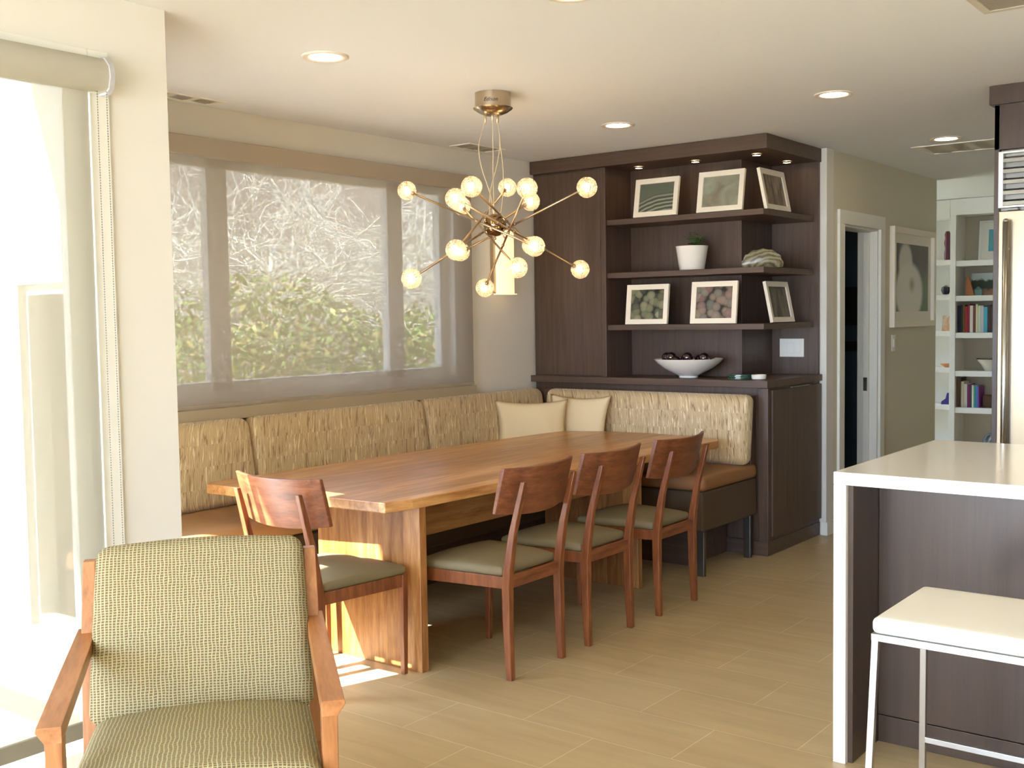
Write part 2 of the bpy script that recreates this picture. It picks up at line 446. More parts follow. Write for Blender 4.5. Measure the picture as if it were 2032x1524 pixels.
def pad(bm, sx, sy, sz, r, puff=0, n=14, puffb=None, mapf=None, nz=5):
    """upholstered block sx by sy by sz centred at the origin, rounded edges r, crowned by puff"""
    if puffb is None: puffb = 0
    hx, hy, hz = sx / 2, sy / 2, sz / 2
    r = min(r, hz * .98)
    cache = {}
    def param(i, n, h, rr):
        t = i / n
        # concentrate samples in the rounded edges
        k = 3
        if i < k: return -h + rr * i / k
        if i > n - k: return h - rr * (n - i) / k
        return -(h - rr) + 2 * (h - rr) * (i - k) / (n - 2 * k)
    nx, ny, nzz = n + 6, n + 6, nz + 4
    def V(i, j, k):
        key = (i, j, k)
        if key in cache: return cache[key]
        p = Vector((param(i, nx, hx, r), param(j, ny, hy, r), param(k, nzz, hz, r)))
        q = Vector((max(-hx + r, min(hx - r, p.x)), max(-hy + r, min(hy - r, p.y)), max(-hz + r, min(hz - r, p.z))))
        d = p - q
        if d.length > 1e-9:
            mx = max(abs(d.x), abs(d.y), abs(d.z)); d = d.normalized() * mx
        p = q + d
        u, v = p.x / hx, p.y / hy
        w = (1 - u * u) * (1 - v * v)
        w = max(0, w) ** .6
        if p.z > 0: p.z += puff * w * (p.z / hz)
        else: p.z += puffb * w * (p.z / hz)
        if mapf: p = Vector(mapf(p))
        cache[key] = bm.verts.new(p)
        return cache[key]
    for a in range(nx):
        for b_ in range(ny):
            bm.faces.new((V(a, b_, nzz), V(a + 1, b_, nzz), V(a + 1, b_ + 1, nzz), V(a, b_ + 1, nzz)))
            bm.faces.new((V(a, b_ + 1, 0), V(a + 1, b_ + 1, 0), V(a + 1, b_, 0), V(a, b_, 0)))
    for a in range(nx):
        for k in range(nzz):
            bm.faces.new((V(a, 0, k), V(a + 1, 0, k), V(a + 1, 0, k + 1), V(a, 0, k + 1)))
            bm.faces.new((V(a + 1, ny, k), V(a, ny, k), V(a, ny, k + 1), V(a + 1, ny, k + 1)))
    for b_ in range(ny):
        for k in range(nzz):
            bm.faces.new((V(0, b_ + 1, k), V(0, b_, k), V(0, b_, k + 1), V(0, b_ + 1, k + 1)))
            bm.faces.new((V(nx, b_, k), V(nx, b_ + 1, k), V(nx, b_ + 1, k + 1), V(nx, b_, k + 1)))

def obj(name, bm, mat, parent=None, loc=None, rot=None, smooth=False, bevel=0, auto=None):
    if smooth:
        for f in bm.faces: f.smooth = True
    bmesh.ops.recalc_face_normals(bm, faces=bm.faces)
    me = bpy.data.meshes.new(name); bm.to_mesh(me); bm.free()
    for mt in (mat if isinstance(mat, (list, tuple)) else [mat]): me.materials.append(mt)
    o = bpy.data.objects.new(name, me); C.objects.link(o)
    if parent: o.parent = parent
    if loc: o.location = loc
    if rot: o.rotation_euler = rot
    if bevel:
        md = o.modifiers.new('bevel', 'BEVEL'); md.width = bevel; md.segments = 2; md.limit_method = 'ANGLE'
        md.angle_limit = math.radians(40)
    return o

def smooth_by_angle(o, deg=40):
    me = o.data
    for p in me.polygons: p.use_smooth = True
    bm = bmesh.new(); bm.from_mesh(me)
    for e in bm.edges:
        if len(e.link_faces) == 2 and e.calc_face_angle(0) > math.radians(deg): e.smooth = False
    bm.to_mesh(me); bm.free()
    return o

def thing(name, label, cat, loc=(0, 0, 0), rotz=0, group=None):
    o = bpy.data.objects.new(name, None); C.objects.link(o)
    o.empty_display_size = .1
    o.location = loc; o.rotation_euler = (0, 0, rotz)
    o['label'] = label; o['category'] = cat
    if group: o['group'] = group
    return o

def tag(o, label, cat, group=None, kind=None):
    o['label'] = label; o['category'] = cat
    if group: o['group'] = group
    if kind: o['kind'] = kind
    return o

def struct(name, bm, mat, bevel=0, label=None, cat=None, smooth=False):
    o = obj(name, bm, mat, bevel=bevel, smooth=smooth); o['kind'] = 'structure'
    o['label'] = label or name.replace('_', ' '); o['category'] = cat or name.split('_')[0]
    return o

def sbox(name, *a, mat=None, bevel=0, **k):
    bm = BM(); box(bm, *a); return struct(name, bm, mat, bevel, **k)

def pbox(name, parent, mat, *a, bevel=.002, loc=None, rot=None):
    bm = BM(); box(bm, *a); return obj(name, bm, mat, parent, loc, rot, bevel=bevel)

def copy_tree(o, parent=None):
    c = o.copy(); C.objects.link(c); c.parent = parent
    for ch in list(o.children): copy_tree(ch, c)
    return c

H = 2.595

# ------------------------------------------------------------------ room shell
SX = -3.35
bm = BM(); box(bm, -4.9, 4, 2.25, 12, -.1, 0); box(bm, SX - .15, 4, -3.6, 2.25, -.1, 0)
struct('floor', bm, TILE, label='beige rectangular porcelain tile floor laid in running bond', cat='floor')
bm = BM(); box(bm, -4.9, 4.1, 2.25, 9.5, H, H + .12); box(bm, SX - .15, 4.1, -3.72, 2.25, H, H + .12)
struct('ceiling', bm, CEILP, label='smooth off-white ceiling of the dining room and hall', cat='ceiling')
sbox('ceiling_far', -6.2, 1.5, 9.5, 12, H + .03, H + .15, mat=CEILP, label='brighter ceiling of the far room over the bookcase', cat='ceiling')
sbox('floor_far', -6.2, -4.9, 9.4, 12, -.1, 0, mat=TILE, label='tile floor of the far room left part', cat='floor')
# slider wall (left foreground)
SX = -3.35
bm = BM()
box(bm, SX - .15, SX, 2.06, 2.25, 0, H)
box(bm, SX - .15, SX, -1.5, 2.06, 2.33, H)
box(bm, SX - .15, SX, -3.6, -1.5, 0, H)
box(bm, SX - .15, SX, 2.25, 2.37, 0, H)
struct('wall_left', bm, PAINT, label='cream wall around the tall glass slider', cat='wall')
# nook near wall with its window
bm = BM()
box(bm, -4.79, -4.2, 2.25, 2.37, 0, H)
box(bm, -4.2, SX - .15, 2.25, 2.37, 0, .3)
box(bm, -4.2, SX - .15, 2.25, 2.37, 1.66, H)
struct('wall_near_nook', bm, PAINT, label='short return wall of the dining nook with a window', cat='wall')
w3 = BM()
for x0, x1 in ((-4.2, -4.18), (-3.675, -3.645)): box(w3, x0, x1, 2.28, 2.33, .3, 1.66)
box(w3, -4.18, SX - .15, 2.28, 2.33, .3, .34); box(w3, -4.18, SX - .15, 2.28, 2.33, 1.62, 1.66)
w = struct('window_3', w3, TRIMP, label='window frame in the return wall of the nook', cat='window')
# bay window wall
WX = -4.67
bm = BM()
box(bm, WX - .18, WX, 2.37, 2.75, 0, H)
box(bm, WX - .18, WX, 5.44, 7.3, 0, H)
box(bm, WX - .18, WX, 2.75, 5.44, 0, 1.14)
box(bm, WX - .18, WX, 2.75, 5.44, 2.36, H)
struct('wall_window', bm, PAINT, label='long cream wall of the nook behind the screened window', cat='wall')
bm = BM()
x0, x1 = WX - .13, WX - .07
for a, b in ((2.75, 2.82), (3.57, 3.70), (4.90, 5.03), (5.38, 5.44)): box(bm, x0, x1, a, b, 1.14, 2.36)
box(bm, x0, x1, 2.82, 5.38, 1.14, 1.19); box(bm, x0, x1, 2.82, 5.38, 2.30, 2.36)
w1 = struct('window_1', bm, TRIMP, label='wide three-pane window behind the lowered screen', cat='window', bevel=.003)
bm = BM(); box(bm, WX - .103, WX - .097, 2.8, 5.4, 1.17, 2.32)
o = obj('window_glass', bm, GLASS, w1)
# wall behind the cabinet and return
sbox('wall_back', -4.85, -2.84, 7.12, 7.24, 0, H, mat=PAINT, label='wall strip behind the dark cabinet', cat='wall')
HX = -2.84
PAINT_HALL_DIM = simple('wall_paint_dimmed_hall', (214, 207, 184), .75, bump=.05, bscale=350)  # wall paint toned darker, putting the hall's dim light into the colour
bm = BM()
box(bm, HX - .14, HX, 7.24, 7.40, 0, H)
box(bm, HX - .14, HX, 7.40, 8.11, 2.11, H)
box(bm, HX - .14, HX, 8.11, 9.5, 0, H)
struct('wall_hall', bm, PAINT_HALL_DIM, label='hall wall with its dimness put into the paint, the doorway and the flower picture', cat='wall')
bm = BM()
box(bm, HX, HX + .014, 7.12, 7.31, 0, .09); box(bm, HX, HX + .014, 8.21, 9.5, 0, .09)
box(bm, HX - .03, HX + .014, 7.106, 7.12, 0, .09)
struct('baseboard_hall', bm, TRIMP, label='white baseboard of the hall wall', cat='baseboard')
# doorway
bm = BM()
box(bm, HX, HX + .02, 7.305, 7.40, 0, 2.11); box(bm, HX, HX + .02, 8.11, 8.205, 0, 2.11)
box(bm, HX, HX + .02, 7.305, 8.205, 2.11, 2.205)
box(bm, HX - .15, HX, 8.09, 8.11, 0, 2.11); box(bm, HX - .15, HX, 7.40, 7.415, 0, 2.11); box(bm, HX - .15, HX, 7.415, 8.09, 2.095, 2.11)
d1 = struct('door_1', bm, TRIMP, label='white cased doorway to the dark side room', cat='door', bevel=.003)
pbox('sliding_door_edge', d1, TRIMP, HX - .095, HX - .055, 8.06, 8.09, .01, 2.09)
pbox('latch', d1, STEELD, HX - .09, HX - .06, 8.052, 8.06, .92, 1.02, bevel=.002)
# side room
bm = BM(); box(bm, -6, HX - .14, 9.6, 9.7, 0, H)
struct('wall_side_room', bm, BLUEW, label='blue-grey back wall of the side room', cat='wall')
bm = BM(); box(bm, -6, -4.85, 7.12, 7.24, 0, H); box(bm, -6.1, -6, 7.12, 9.7, 0, H)
struct('wall_side_room_left', bm, BLUEW, label='blue-grey outer wall of the side room', cat='wall')
sbox('ceiling_side_room', -6, -4.9, 7.12, 9.6, H, H + .1, mat=CEILP)
sbox('floor_side_room', -6, -4.9, 7.12, 9.4, -.1, 0, mat=TILE)
# far room
sbox('wall_far', -6.2, 1.5, 11.9, 12, 0, H + .15, mat=PAINT, label='back wall behind the white bookcase', cat='wall')
bm = BM(); box(bm, -5.1, -5.0, 9.7, 9.75, 0, H + .1); box(bm, -5.1, -5.0, 11.45, 11.9, 0, H + .1); box(bm, -5.1, -5.0, 9.75, 11.45, 0, .1); box(bm, -5.1, -5.0, 9.75, 11.45, 2.4, H + .1)
struct('wall_far_left', bm, PAINT, label='far room wall with a bright window opening', cat='wall')
sbox('wall_far_right', 1.4, 1.5, 9.5, 11.9, 0, H + .1, mat=PAINT)
# kitchen side
sbox('wall_kitchen', -1.36, 4, 6.6, 6.72, 0, H, mat=PAINT, label='wall behind the refrigerator', cat='wall')
sbox('wall_hall_right', -1.36, -1.24, 6.72, 9.5, 0, H, mat=PAINT)
sbox('wall_hall_end', -1.36, 1.5, 9.5, 9.6, 0, H + .15, mat=PAINT)
sbox('wall_right', 4, 4.12, -3.6, 6.72, 0, H, mat=PAINT)
bm = BM(); box(bm, -3.5, -3.0, -3.72, -3.6, 0, H); box(bm, 1.5, 4.12, -3.72, -3.6, 0, H); box(bm, -3.0, 1.5, -3.72, -3.6, 2.35, H); box(bm, -3.0, 1.5, -3.72, -3.6, 0, .05)
struct('wall_rear', bm, PAINT, label='wall behind the camera around a wide window opening', cat='wall')
# exterior
bm = BM(); box(bm, -40, 40, -40, -3.72, -.2, -.12); box(bm, -12, -3.5, -3.72, 2.25, -.2, -.12); box(bm, -12, -4.9, 2.25, 40, -.2, -.12)
struct('ground', bm, PATIO, label='pale patio ground outside', cat='ground')
bm = BM(); box(bm, -4.15, -3.5, -3.6, 2.25, 2.72, 2.84)
struct('eave', bm, EXTP, label='roof eave outside over the slider', cat='eave')
bm = BM(); box(bm, -5.65, -4.9, 2.25, 7.1, 2.62, 2.74); box(bm, -5.65, -4.86, 2.25, 2.35, 0, 2.62)  # overhang and fin added out of view to block sun on the nook window
struct('eave_nook', bm, EXTP, label='unseen roof and side fin added to keep sun off the nook window', cat='eave')
# hillside behind the bay window
bm = BM(); N = 26
g = [[bm.verts.new((-11 - 6 * (j / 8) + .3 * noise.noise(Vector((i * .4, j * .5, 0))), -2 + i * 1.1, -.2 + 6.5 * (j / 8) ** .8 + .5 * noise.noise(Vector((i * .5, j * .7, 3))))) for j in range(9)] for i in range(N)]
for i in range(N - 1):
    for j in range(8): bm.faces.new((g[i][j], g[i + 1][j], g[i + 1][j + 1], g[i][j + 1]))
o = struct('hillside', bm, HILL, label='scrubby brown hillside outside the bay window', cat='hillside', smooth=True)

# ------------------------------------------------------------------ slider and its roller blind
bm = BM()
box(bm, SX - .10, SX + .012, 2.06, 2.135, .09, 2.406)
box(bm, SX - .10, SX + .012, -1.6, 2.06, 2.335, 2.406)
box(bm, SX - .10, SX + .03, -1.6, 2.135, 0, .09)
box(bm, SX - .10, SX + .012, -1.6, -1.52, .09, 2.335)
d2 = struct('door_2', bm, TRIMP, bevel=.004, label='tall white framed glass slider at left', cat='door')
bm = BM(); box(bm, SX - .09, SX - .05, 2.0, 2.06, .09, 2.33); box(bm, SX - .09, SX - .05, .22, .3, .09, 2.33)
obj('sash', bm, TRIMP, d2)
bm = BM(); box(bm, SX - .073, SX - .067, -1.52, 2.06, .09, 2.33); obj('glass_pane', bm, GLASS, d2)

rb = thing('roller_blind', 'pale roller blind with rounded cassette lowered over the left glass slider', 'blind', (SX, 0, 0))
bm = BM()
prof = [(.012, 2.372), (.05, 2.372), (.075, 2.345), (.08, 2.31), (.07, 2.275), (.05, 2.262), (.012, 2.262)]
loft(bm, [[(x, y, z) for x, z in prof] for y in (-1.5, 2.095)])
smooth_by_angle(obj('cassette', bm, VALG, rb), 50)
bm = BM()
prof2 = [(.008, 2.378), (.052, 2.378), (.08, 2.348), (.086, 2.31), (.075, 2.27), (.052, 2.256), (.008, 2.256)]
loft(bm, [[(x, y, z) for x, z in prof2] for y in (2.095, 2.112)])
smooth_by_angle(obj('end_cap', bm, simple('end_cap_grey', (190, 188, 190), .4), rb), 50)
bm = BM(); box(bm, .03, .0308, -1.48, 2.045, .17, 2.28); obj('screen', bm, SCREEN2, rb)
bm = BM(); box(bm, .022, .040, -1.48, 2.045, .135, .19); obj('hem_bar', bm, HEM, rb, bevel=.002)
def bead_chain(parent, x, y, z0, z1, name='bead_chain'):
    bm = BM(); z = z1
    while z > z0:
        bmesh.ops.create_icosphere(bm, subdivisions=1, radius=.0022, matrix=Matrix.Translation((x, y, z)))
        z -= .0085
    tube(bm, [(x, y, z0), (x, y, z1)], .0006, 4)
    return obj(name, bm, STEELD, parent)
bead_chain(rb, .05, 2.066, .75, 2.262); bead_chain(rb, .066, 2.09, .72, 2.262)

# ------------------------------------------------------------------ bay window blind
bb = thing('window_screen', 'wide taupe solar screen with fabric valance lowered over the nook window', 'blind', (WX, 0, 0))
bm = BM(); box(bm, .005, .10, 2.4, 5.56, 2.325, 2.42); obj('valance', bm, VALF, bb, bevel=.004)
bm = BM(); box(bm, .062, .0628, 2.42, 5.545, 1.085, 2.34); obj('screen', bm, SCREEN, bb)
bm = BM(); box(bm, .056, .069, 2.42, 5.545, 1.068, 1.088); obj('hem_bar', bm, VALF, bb, bevel=.002)
bm = BM(); box(bm, 0, .012, 5.535, 5.56, 1.06, 2.42); obj('side_trim', bm, VALF, bb)
sbox('trim_1', WX, WX + .10, 2.37, 5.53, 1.005, 1.066, mat=simple('ledge_paint', (166, 154, 130), .6), bevel=.003, label='tan ledge along the bottom of the nook window', cat='trim')

# ------------------------------------------------------------------ outdoor planting
def leaf_cloud(bm, x0, x1, y0, y1, zf, n, s):
    for _ in range(n):
        x = random.uniform(x0, x1); y = random.uniform(y0, y1); top = zf(x, y)
        z = top * random.random() ** .6
        c = Vector((x, y, z)); a = Vector((random.uniform(-1, 1), random.uniform(-1, 1), random.uniform(-1, 1))).normalized()
        b = a.cross(Vector((random.uniform(-1, 1), random.uniform(-1, 1), random.uniform(-1, 1)))).normalized()
        q = s * random.uniform(.6, 1.4)
        vs = [bm.verts.new(c + a * q), bm.verts.new(c + b * q * .4), bm.verts.new(c - a * q), bm.verts.new(c - b * q * .4)]
        f = bm.faces.new(vs); f.material_index = random.random() < .35
bm = BM()
leaf_cloud(bm, -8.8, -7.6, 3.5, 13, lambda x, y: 1.6 + .6 * noise.noise(Vector((y * .9, x, 0))), 15000, .05)
tag(obj('hedge', bm, [LEAFO, LEAFO2]), 'leafy green hedge outside the nook window seen through the screen', 'hedge', kind='stuff')
def tree(loc, h, seed, label):
    rnd = random.Random(seed)
    t = thing('bare_tree', label, 'tree', loc)
    tb = BM(); bb_ = BM()
    tube(tb, [(0, 0, -.2), (.05, .1, h * .25), (-.05, .05, h * .45), (.1, -.05, h * .7)], [.09, .07, .06, .04], 7)
    def grow(p, d, L, r, lev):
        pts = [p]; q = p.copy(); dd = d.copy()
        for i in range(5):
            dd = (dd + Vector((rnd.uniform(-.45, .45), rnd.uniform(-.45, .45), rnd.uniform(-.3, .3)))).normalized()
            q = q + dd * (L / 5); pts.append(q.copy())
            if lev < 3 and rnd.random() < .8:
                nd = (dd + Vector((rnd.uniform(-1, 1), rnd.uniform(-1, 1), rnd.uniform(-.6, .6)))).normalized()
                grow(q.copy(), nd, L * .6, r * .6, lev + 1)
        tube(bb_, pts, [r * (1 - .13 * i) for i in range(len(pts))], 4)
    for i in range(24):
        a = rnd.uniform(0, 2 * PI)
        grow(Vector((0, 0, h * rnd.uniform(.18, .65))), Vector((math.cos(a) * .7, math.sin(a), rnd.uniform(.0, .7))).normalized(), h * .45, .022, 0)
    obj('trunk', tb, BRANCH, t, smooth=True); obj('branches', bb_, BRANCH, t, smooth=True)
tree((-10.0, 8.4, 0), 3.4, 3, 'bare tree with pale tangled branches behind the middle window pane')
tree((-10.1, 6.0, 0), 3.3, 11, 'bare tree with pale branches behind the left window panes')
tree((-10.2, 10.9, 0), 3.3, 5, 'bare tree with pale branches behind the right window pane')
tree((-10.1, 13.2, 0), 3.2, 17, 'bare tree farthest right outside behind the chandelier')

# ------------------------------------------------------------------ recessed lights and vents
dl = None
spots = [(-3.432, 3.201, 'round recessed ceiling light nearest the left wall column'),
         (-2.148, 3.135, 'round recessed ceiling light cut by the top edge of the photo'),
         (-3.404, 5.424, 'round recessed ceiling light between the chandelier and dark cabinet'),
         (-2.124, 5.415, 'round recessed ceiling light right of the dark cabinet crown'),
         (-2.119, 7.273, 'round recessed ceiling light beside the long hall vent')]
spots += [(-.86, 3.2, 'added unseen recessed light brightening the island'), (-.86, 5.2, 'added unseen recessed light before the refrigerator')]  # two extra lamps added out of view to brighten the kitchen side
for x, y, lb in spots:
    if dl is None:
        dl = thing('recessed_light', lb, 'ceiling light', (x, y, H), group='recessed ceiling lights')
        bm = BM(); lathe(bm, [(.098, 0), (.098, -.004), (.09, -.007), (.07, -.005), (.066, 0)], 40)
        obj('trim_ring', bm, simple('light_trim_white', (226, 216, 200), .4), dl, smooth=True)
        bm = BM(); lathe(bm, [(.0, -.0035), (.066, -.0035)], 40)
        obj('lamp', bm, DOWNL, dl)
    else:
        c = copy_tree(dl); c.location = (x, y, H); c['label'] = lb

def vent(name, label, x0, x1, y0, y1, n, along='x', mat=VENTM, frame=.022, slat=None):
    slat = slat or mat
    t = thing(name, label, 'vent', ((x0 + x1) / 2, (y0 + y1) / 2, H))
    hx, hy = (x1 - x0) / 2, (y1 - y0) / 2
    bm = BM(); box(bm, -hx, hx, -hy, -hy + frame, -.006, 0); box(bm, -hx, hx, hy - frame, hy, -.006, 0)
    box(bm, -hx, -hx + frame, -hy + frame, hy - frame, -.006, 0); box(bm, hx - frame, hx, -hy + frame, hy - frame, -.006, 0)
    obj('frame', bm, mat, t, bevel=.0015)
    bm = BM(); box(bm, -hx + frame, hx - frame, -hy + frame, hy - frame, -.0012, -.0002); obj('backing', bm, VENTD if 'dark louvers' in label else mat, t)
    for i in range(abs(n)):
        bm = BM()
        if along == 'x':
            y = -hy + frame + (2 * hy - 2 * frame) * (i + .5) / abs(n); d = (hy - frame) / abs(n) * .62
            vs = [bm.verts.new(p) for p in ((-hx + frame, y - d, -.002), (hx - frame, y - d, -.002), (hx - frame, y + d, -.005), (-hx + frame, y + d, -.005))]
        else:
            x = -hx + frame + (2 * hx - 2 * frame) * (i + .5) / abs(n); d = (hx - frame) / abs(n) * .62
            vs = [bm.verts.new(p) for p in ((x - d, -hy + frame, -.002), (x - d, hy - frame, -.002), (x + d, hy - frame, -.005), (x + d, -hy + frame, -.005))]
        bm.faces.new(vs)
        bmesh.ops.solidify(bm, geom=bm.faces[:], thickness=.001)
        obj('slat', bm, slat, t)
vent('ceiling_vent', 'white ceiling vent with dark louvers at the top right corner', -1.13, -.6, 4.02, 4.335, 8, 'x', frame=.03)
vent('ceiling_vent', 'long white return vent in the hall ceiling beside the recessed light', -2.41, -1.6, 7.49, 7.93, 5, 'y', simple('hall_vent_paint', (242, 238, 226), .6), frame=.03)
vent('ceiling_vent', 'flat white ceiling vent near the left wall column', -4.62, -4.49, 2.95, 3.52, 4, 'x', TRIMP, frame=.018, slat=VENTG)
vent('ceiling_vent', 'flat ceiling vent behind the chandelier cables', -4.60, -4.43, 5.33, 5.69, 3, 'x', TRIMP, frame=.018, slat=VENTG)

# ------------------------------------------------------------------ chandelier
ch = thing('chandelier', 'starburst chandelier with crackled glass globes over the dining table', 'chandelier', (-3.381, 4.25, 1.956))
zc = H - 1.956
bm = BM(); lathe(bm, [(0, zc), (.088, zc), (.088, zc - .075), (.086, zc - .077), (.0, zc - .077)], 40)
cn = smooth_by_angle(obj('canopy', bm, NICKEL, ch), 40)
bm = BM(); lathe(bm, [(.0, zc - .073), (.097, zc - .073), (.094, zc - .078), (.07, zc - .094), (.04, zc - .106), (0, zc - .11)], 40)
smooth_by_angle(obj('canopy_dish', bm, NICKEL, cn), 60)
tcu = bpy.data.curves.new('maker_mark', 'FONT'); tcu.body = 'Edison'; tcu.size = .026; tcu.extrude = .0004; tcu.shear = .35
to = bpy.data.objects.new('maker_mark_text', tcu); C.objects.link(to)
dg = bpy.context.evaluated_depsgraph_get()
mm = bpy.data.meshes.new_from_object(to.evaluated_get(dg))
bpy.data.objects.remove(to)
for v in mm.vertices:   # wrap the text round the canopy drum
    a0 = math.radians(-90 + 8) + (v.co.x) / .088 * 1.0
    zz = v.co.y; rr = .0885 + v.co.z
    v.co = Vector((rr * math.cos(a0), rr * math.sin(a0), zc - .052 + zz))
mm.materials.append(BLACKP)
mo = bpy.data.objects.new('maker_mark', mm); C.objects.link(mo); mo.parent = cn
bm = BM(); sphere(bm, (0, 0, 0), .056, 28); hubo = obj('hub', bm, simple('hub_metal', (150, 124, 92), .14, 1), ch, smooth=True)
bm = BM(); lathe(bm, [(0, -.072), (.006, -.07), (.007, -.063), (.004, -.056), (.004, -.048), (0, -.048)], 12); obj('finial', bm, NICKEL, hubo, smooth=True)
rods = [([-.514, -.074, .205], [.303, -.083, -.122]), ([.03, -.329, .103], [.176, .48, -.21]), ([.168, -.376, .142], [-.102, .433, -.075]),
        ([-.185, .343, .228], [.094, -.406, -.141]), ([.351, -.201, .134], [-.272, .249, -.295]), ([-.017, .319, .14], [-.144, -.452, -.264]),
        ([.518, .039, .144], [-.321, .115, -.11]), ([-.369, .187, .134], [.314, -.236, -.226])]
sph = BM(); sphere(sph, (0, 0, 0), .0485, 28)
for f in sph.faces: f.smooth = True
gme = bpy.data.meshes.new('globe'); sph.to_mesh(gme); sph.free(); gme.materials.append(CRACK)
blb = BM(); sphere(blb, (0, 0, 0), .013, 14, 1.5)
for f in blb.faces: f.smooth = True
bme = bpy.data.meshes.new('bulb'); blb.to_mesh(bme); blb.free(); bme.materials.append(BULB)
for a, b in rods:
    A, B = Vector(a), Vector(b); d = (B - A).normalized()
    bm = BM(); tube(bm, [A + d * .03, B - d * .03], .0052, 10)
    for e, s in ((A, 1), (B, -1)): tube(bm, [e + d * s * .026, e + d * s * .055], .0085, 10)
    mid = -A.dot(d)
    for off in (-.055, .055): sphere(bm, tuple(A + d * (mid + off)), .008, 10)
    n0 = A + d * mid
    tube(bm, [n0, n0 * .3], .004, 8)
    obj('rod', bm, BRONZE, ch, smooth=True)
    for e in (A, B):
        g_ = bpy.data.objects.new('globe', gme); C.objects.link(g_); g_.parent = ch; g_.location = e
        q_ = bpy.data.objects.new('bulb', bme); C.objects.link(q_); q_.parent = g_
cables = [[(-.05, 0, .517), (-.062, -.013, .46), (-.073, -.026, .407), (-.072, -.029, .354), (-.058, -.024, .277), (-.035, -.012, .201), (-.015, -.002, .132), (-.007, -.001, .05)],
          [(-.003, .036, .516), (.005, .038, .451), (.01, .039, .405), (.008, .032, .345), (-.003, .018, .269), (-.017, .002, .2), (-.025, -.009, .14), (-.021, -.012, .045)],
          [(-.013, .01, .524), (-.012, .01, .429), (-.014, .012, .353), (-.014, .01, .276), (-.011, .007, .2), (-.007, .004, .124), (-.004, .001, .05)],
          [(-.007, .045, .52), (.002, .04, .451), (.014, .038, .367), (.024, .041, .299), (.028, .039, .23), (.028, .034, .154), (.024, .025, .085), (.019, .018, .045)]]
CABLE = simple('clear_cable', (214, 196, 160), .3, .6)
for cpts in cables:
    P = [Vector(p) for p in cpts]
    for _ in range(2):
        Q = [P[0]]
        for p, q in zip(P, P[1:]): Q += [p * .75 + q * .25, p * .25 + q * .75]
        Q.append(P[-1]); P = Q
    bm = BM(); tube(bm, P, .0022, 6); tube(bm, [P[0] + Vector((0, 0, .025)), P[0], P[0] - Vector((0, 0, .02))], [.007, .0065, .004], 8)
    obj('cable', bm, CABLE, ch, smooth=True)

# ------------------------------------------------------------------ wall sconce
sn = thing('wall_sconce', 'tall glowing white glass sconce on the wall right of the nook window', 'sconce', (WX, 5.9, 1.875))
bm = BM(); box(bm, 0, .03, -.085, .085, -.2, .215); obj('back_plate', bm, NICKEL, sn, bevel=.003)
bm = BM()
for k in range(1):
    prof = []
    for i in range(13):
        t = -1 + 2 * i / 12; prof.append((.095 - .035 * t * t, .1 * t))
    inner = [(x - .006, y * .97) for x, y in prof][::-1]
    loft(bm, [[(x, y, z) for x, y in prof + inner] for z in (-.215, .215)])
    box(bm, .03, .088, -.092, .092, -.215, -.209)
smooth_by_angle(obj('glass_shade', bm, SCON, sn), 50)

# ------------------------------------------------------------------ dark built-in cabinet
cb = thing('built_in_cabinet', 'dark stained built-in corner cabinet with open wraparound shelves', 'cabinet', (0, 0, 0))
Y0, Y1, XL, XR = 6.285, 7.115, WX + .005, -2.885
bm = BM()  # upper carcass: door side block, back core, end panel, top
box(bm, XL, -4.055, Y0 + .02, Y1, 1.09, 2.51)
box(bm, -4.055, -3.215, 6.62, Y1, 1.09, 2.51)
box(bm, -3.215, XR, 7.085, Y1, 1.09, 2.51)
obj('carcass', bm, DARK, cb, bevel=.002)
pbox('stile', cb, DARK, -4.09, -4.05, Y0, Y0 + .03, 1.092, 2.50)
pbox('door', cb, DARK, XL + .02, -4.094, Y0 + .002, Y0 + .022, 1.10, 2.495)
bm = BM()
box(bm, XL, -2.875, 6.265, Y1, 2.505, H - .002)
obj('crown', bm, DARKH, cb, bevel=.003)
bm = BM(); box(bm, XL - .003, -2.867, 6.25, Y1 + .003, 1.048, 1.092)
obj('countertop', bm, DARKH, cb, bevel=.002)
for z, dx in ((2.148, 0), (1.793, 0), (1.443, 0)):
    bm = BM()
    poly = [(-4.052, Y0 + .02), (-2.915, Y0 + .02), (-2.915, 7.083), (-3.213, 7.083), (-3.213, 6.618), (-4.052, 6.618)]
    prism(bm, poly, z - .036, z); obj('shelf', bm, DARKH, cb, bevel=.002)
bm = BM(); box(bm, XL, XR, Y0 + .025, Y1, .09, 1.046); obj('lower_carcass', bm, DARK, cb, bevel=.002)
pbox('side_door', cb, DARK, XR, XR + .016, 6.335, Y1 - .005, .115, 1.03)
pbox('side_stile', cb, DARK, XR - .055, XR + .006, Y0, Y0 + .035, .09, 1.044)
pbox('edge_pull', cb, STEEL, XR + .004, XR + .02, 6.62, 6.91, 1.032, 1.036, bevel=.001)
bm = BM(); box(bm, XL, XR + .004, Y0 + .002, Y1, 0, .09); obj('toe_kick', bm, DARKH, cb, bevel=.002)
pk = None
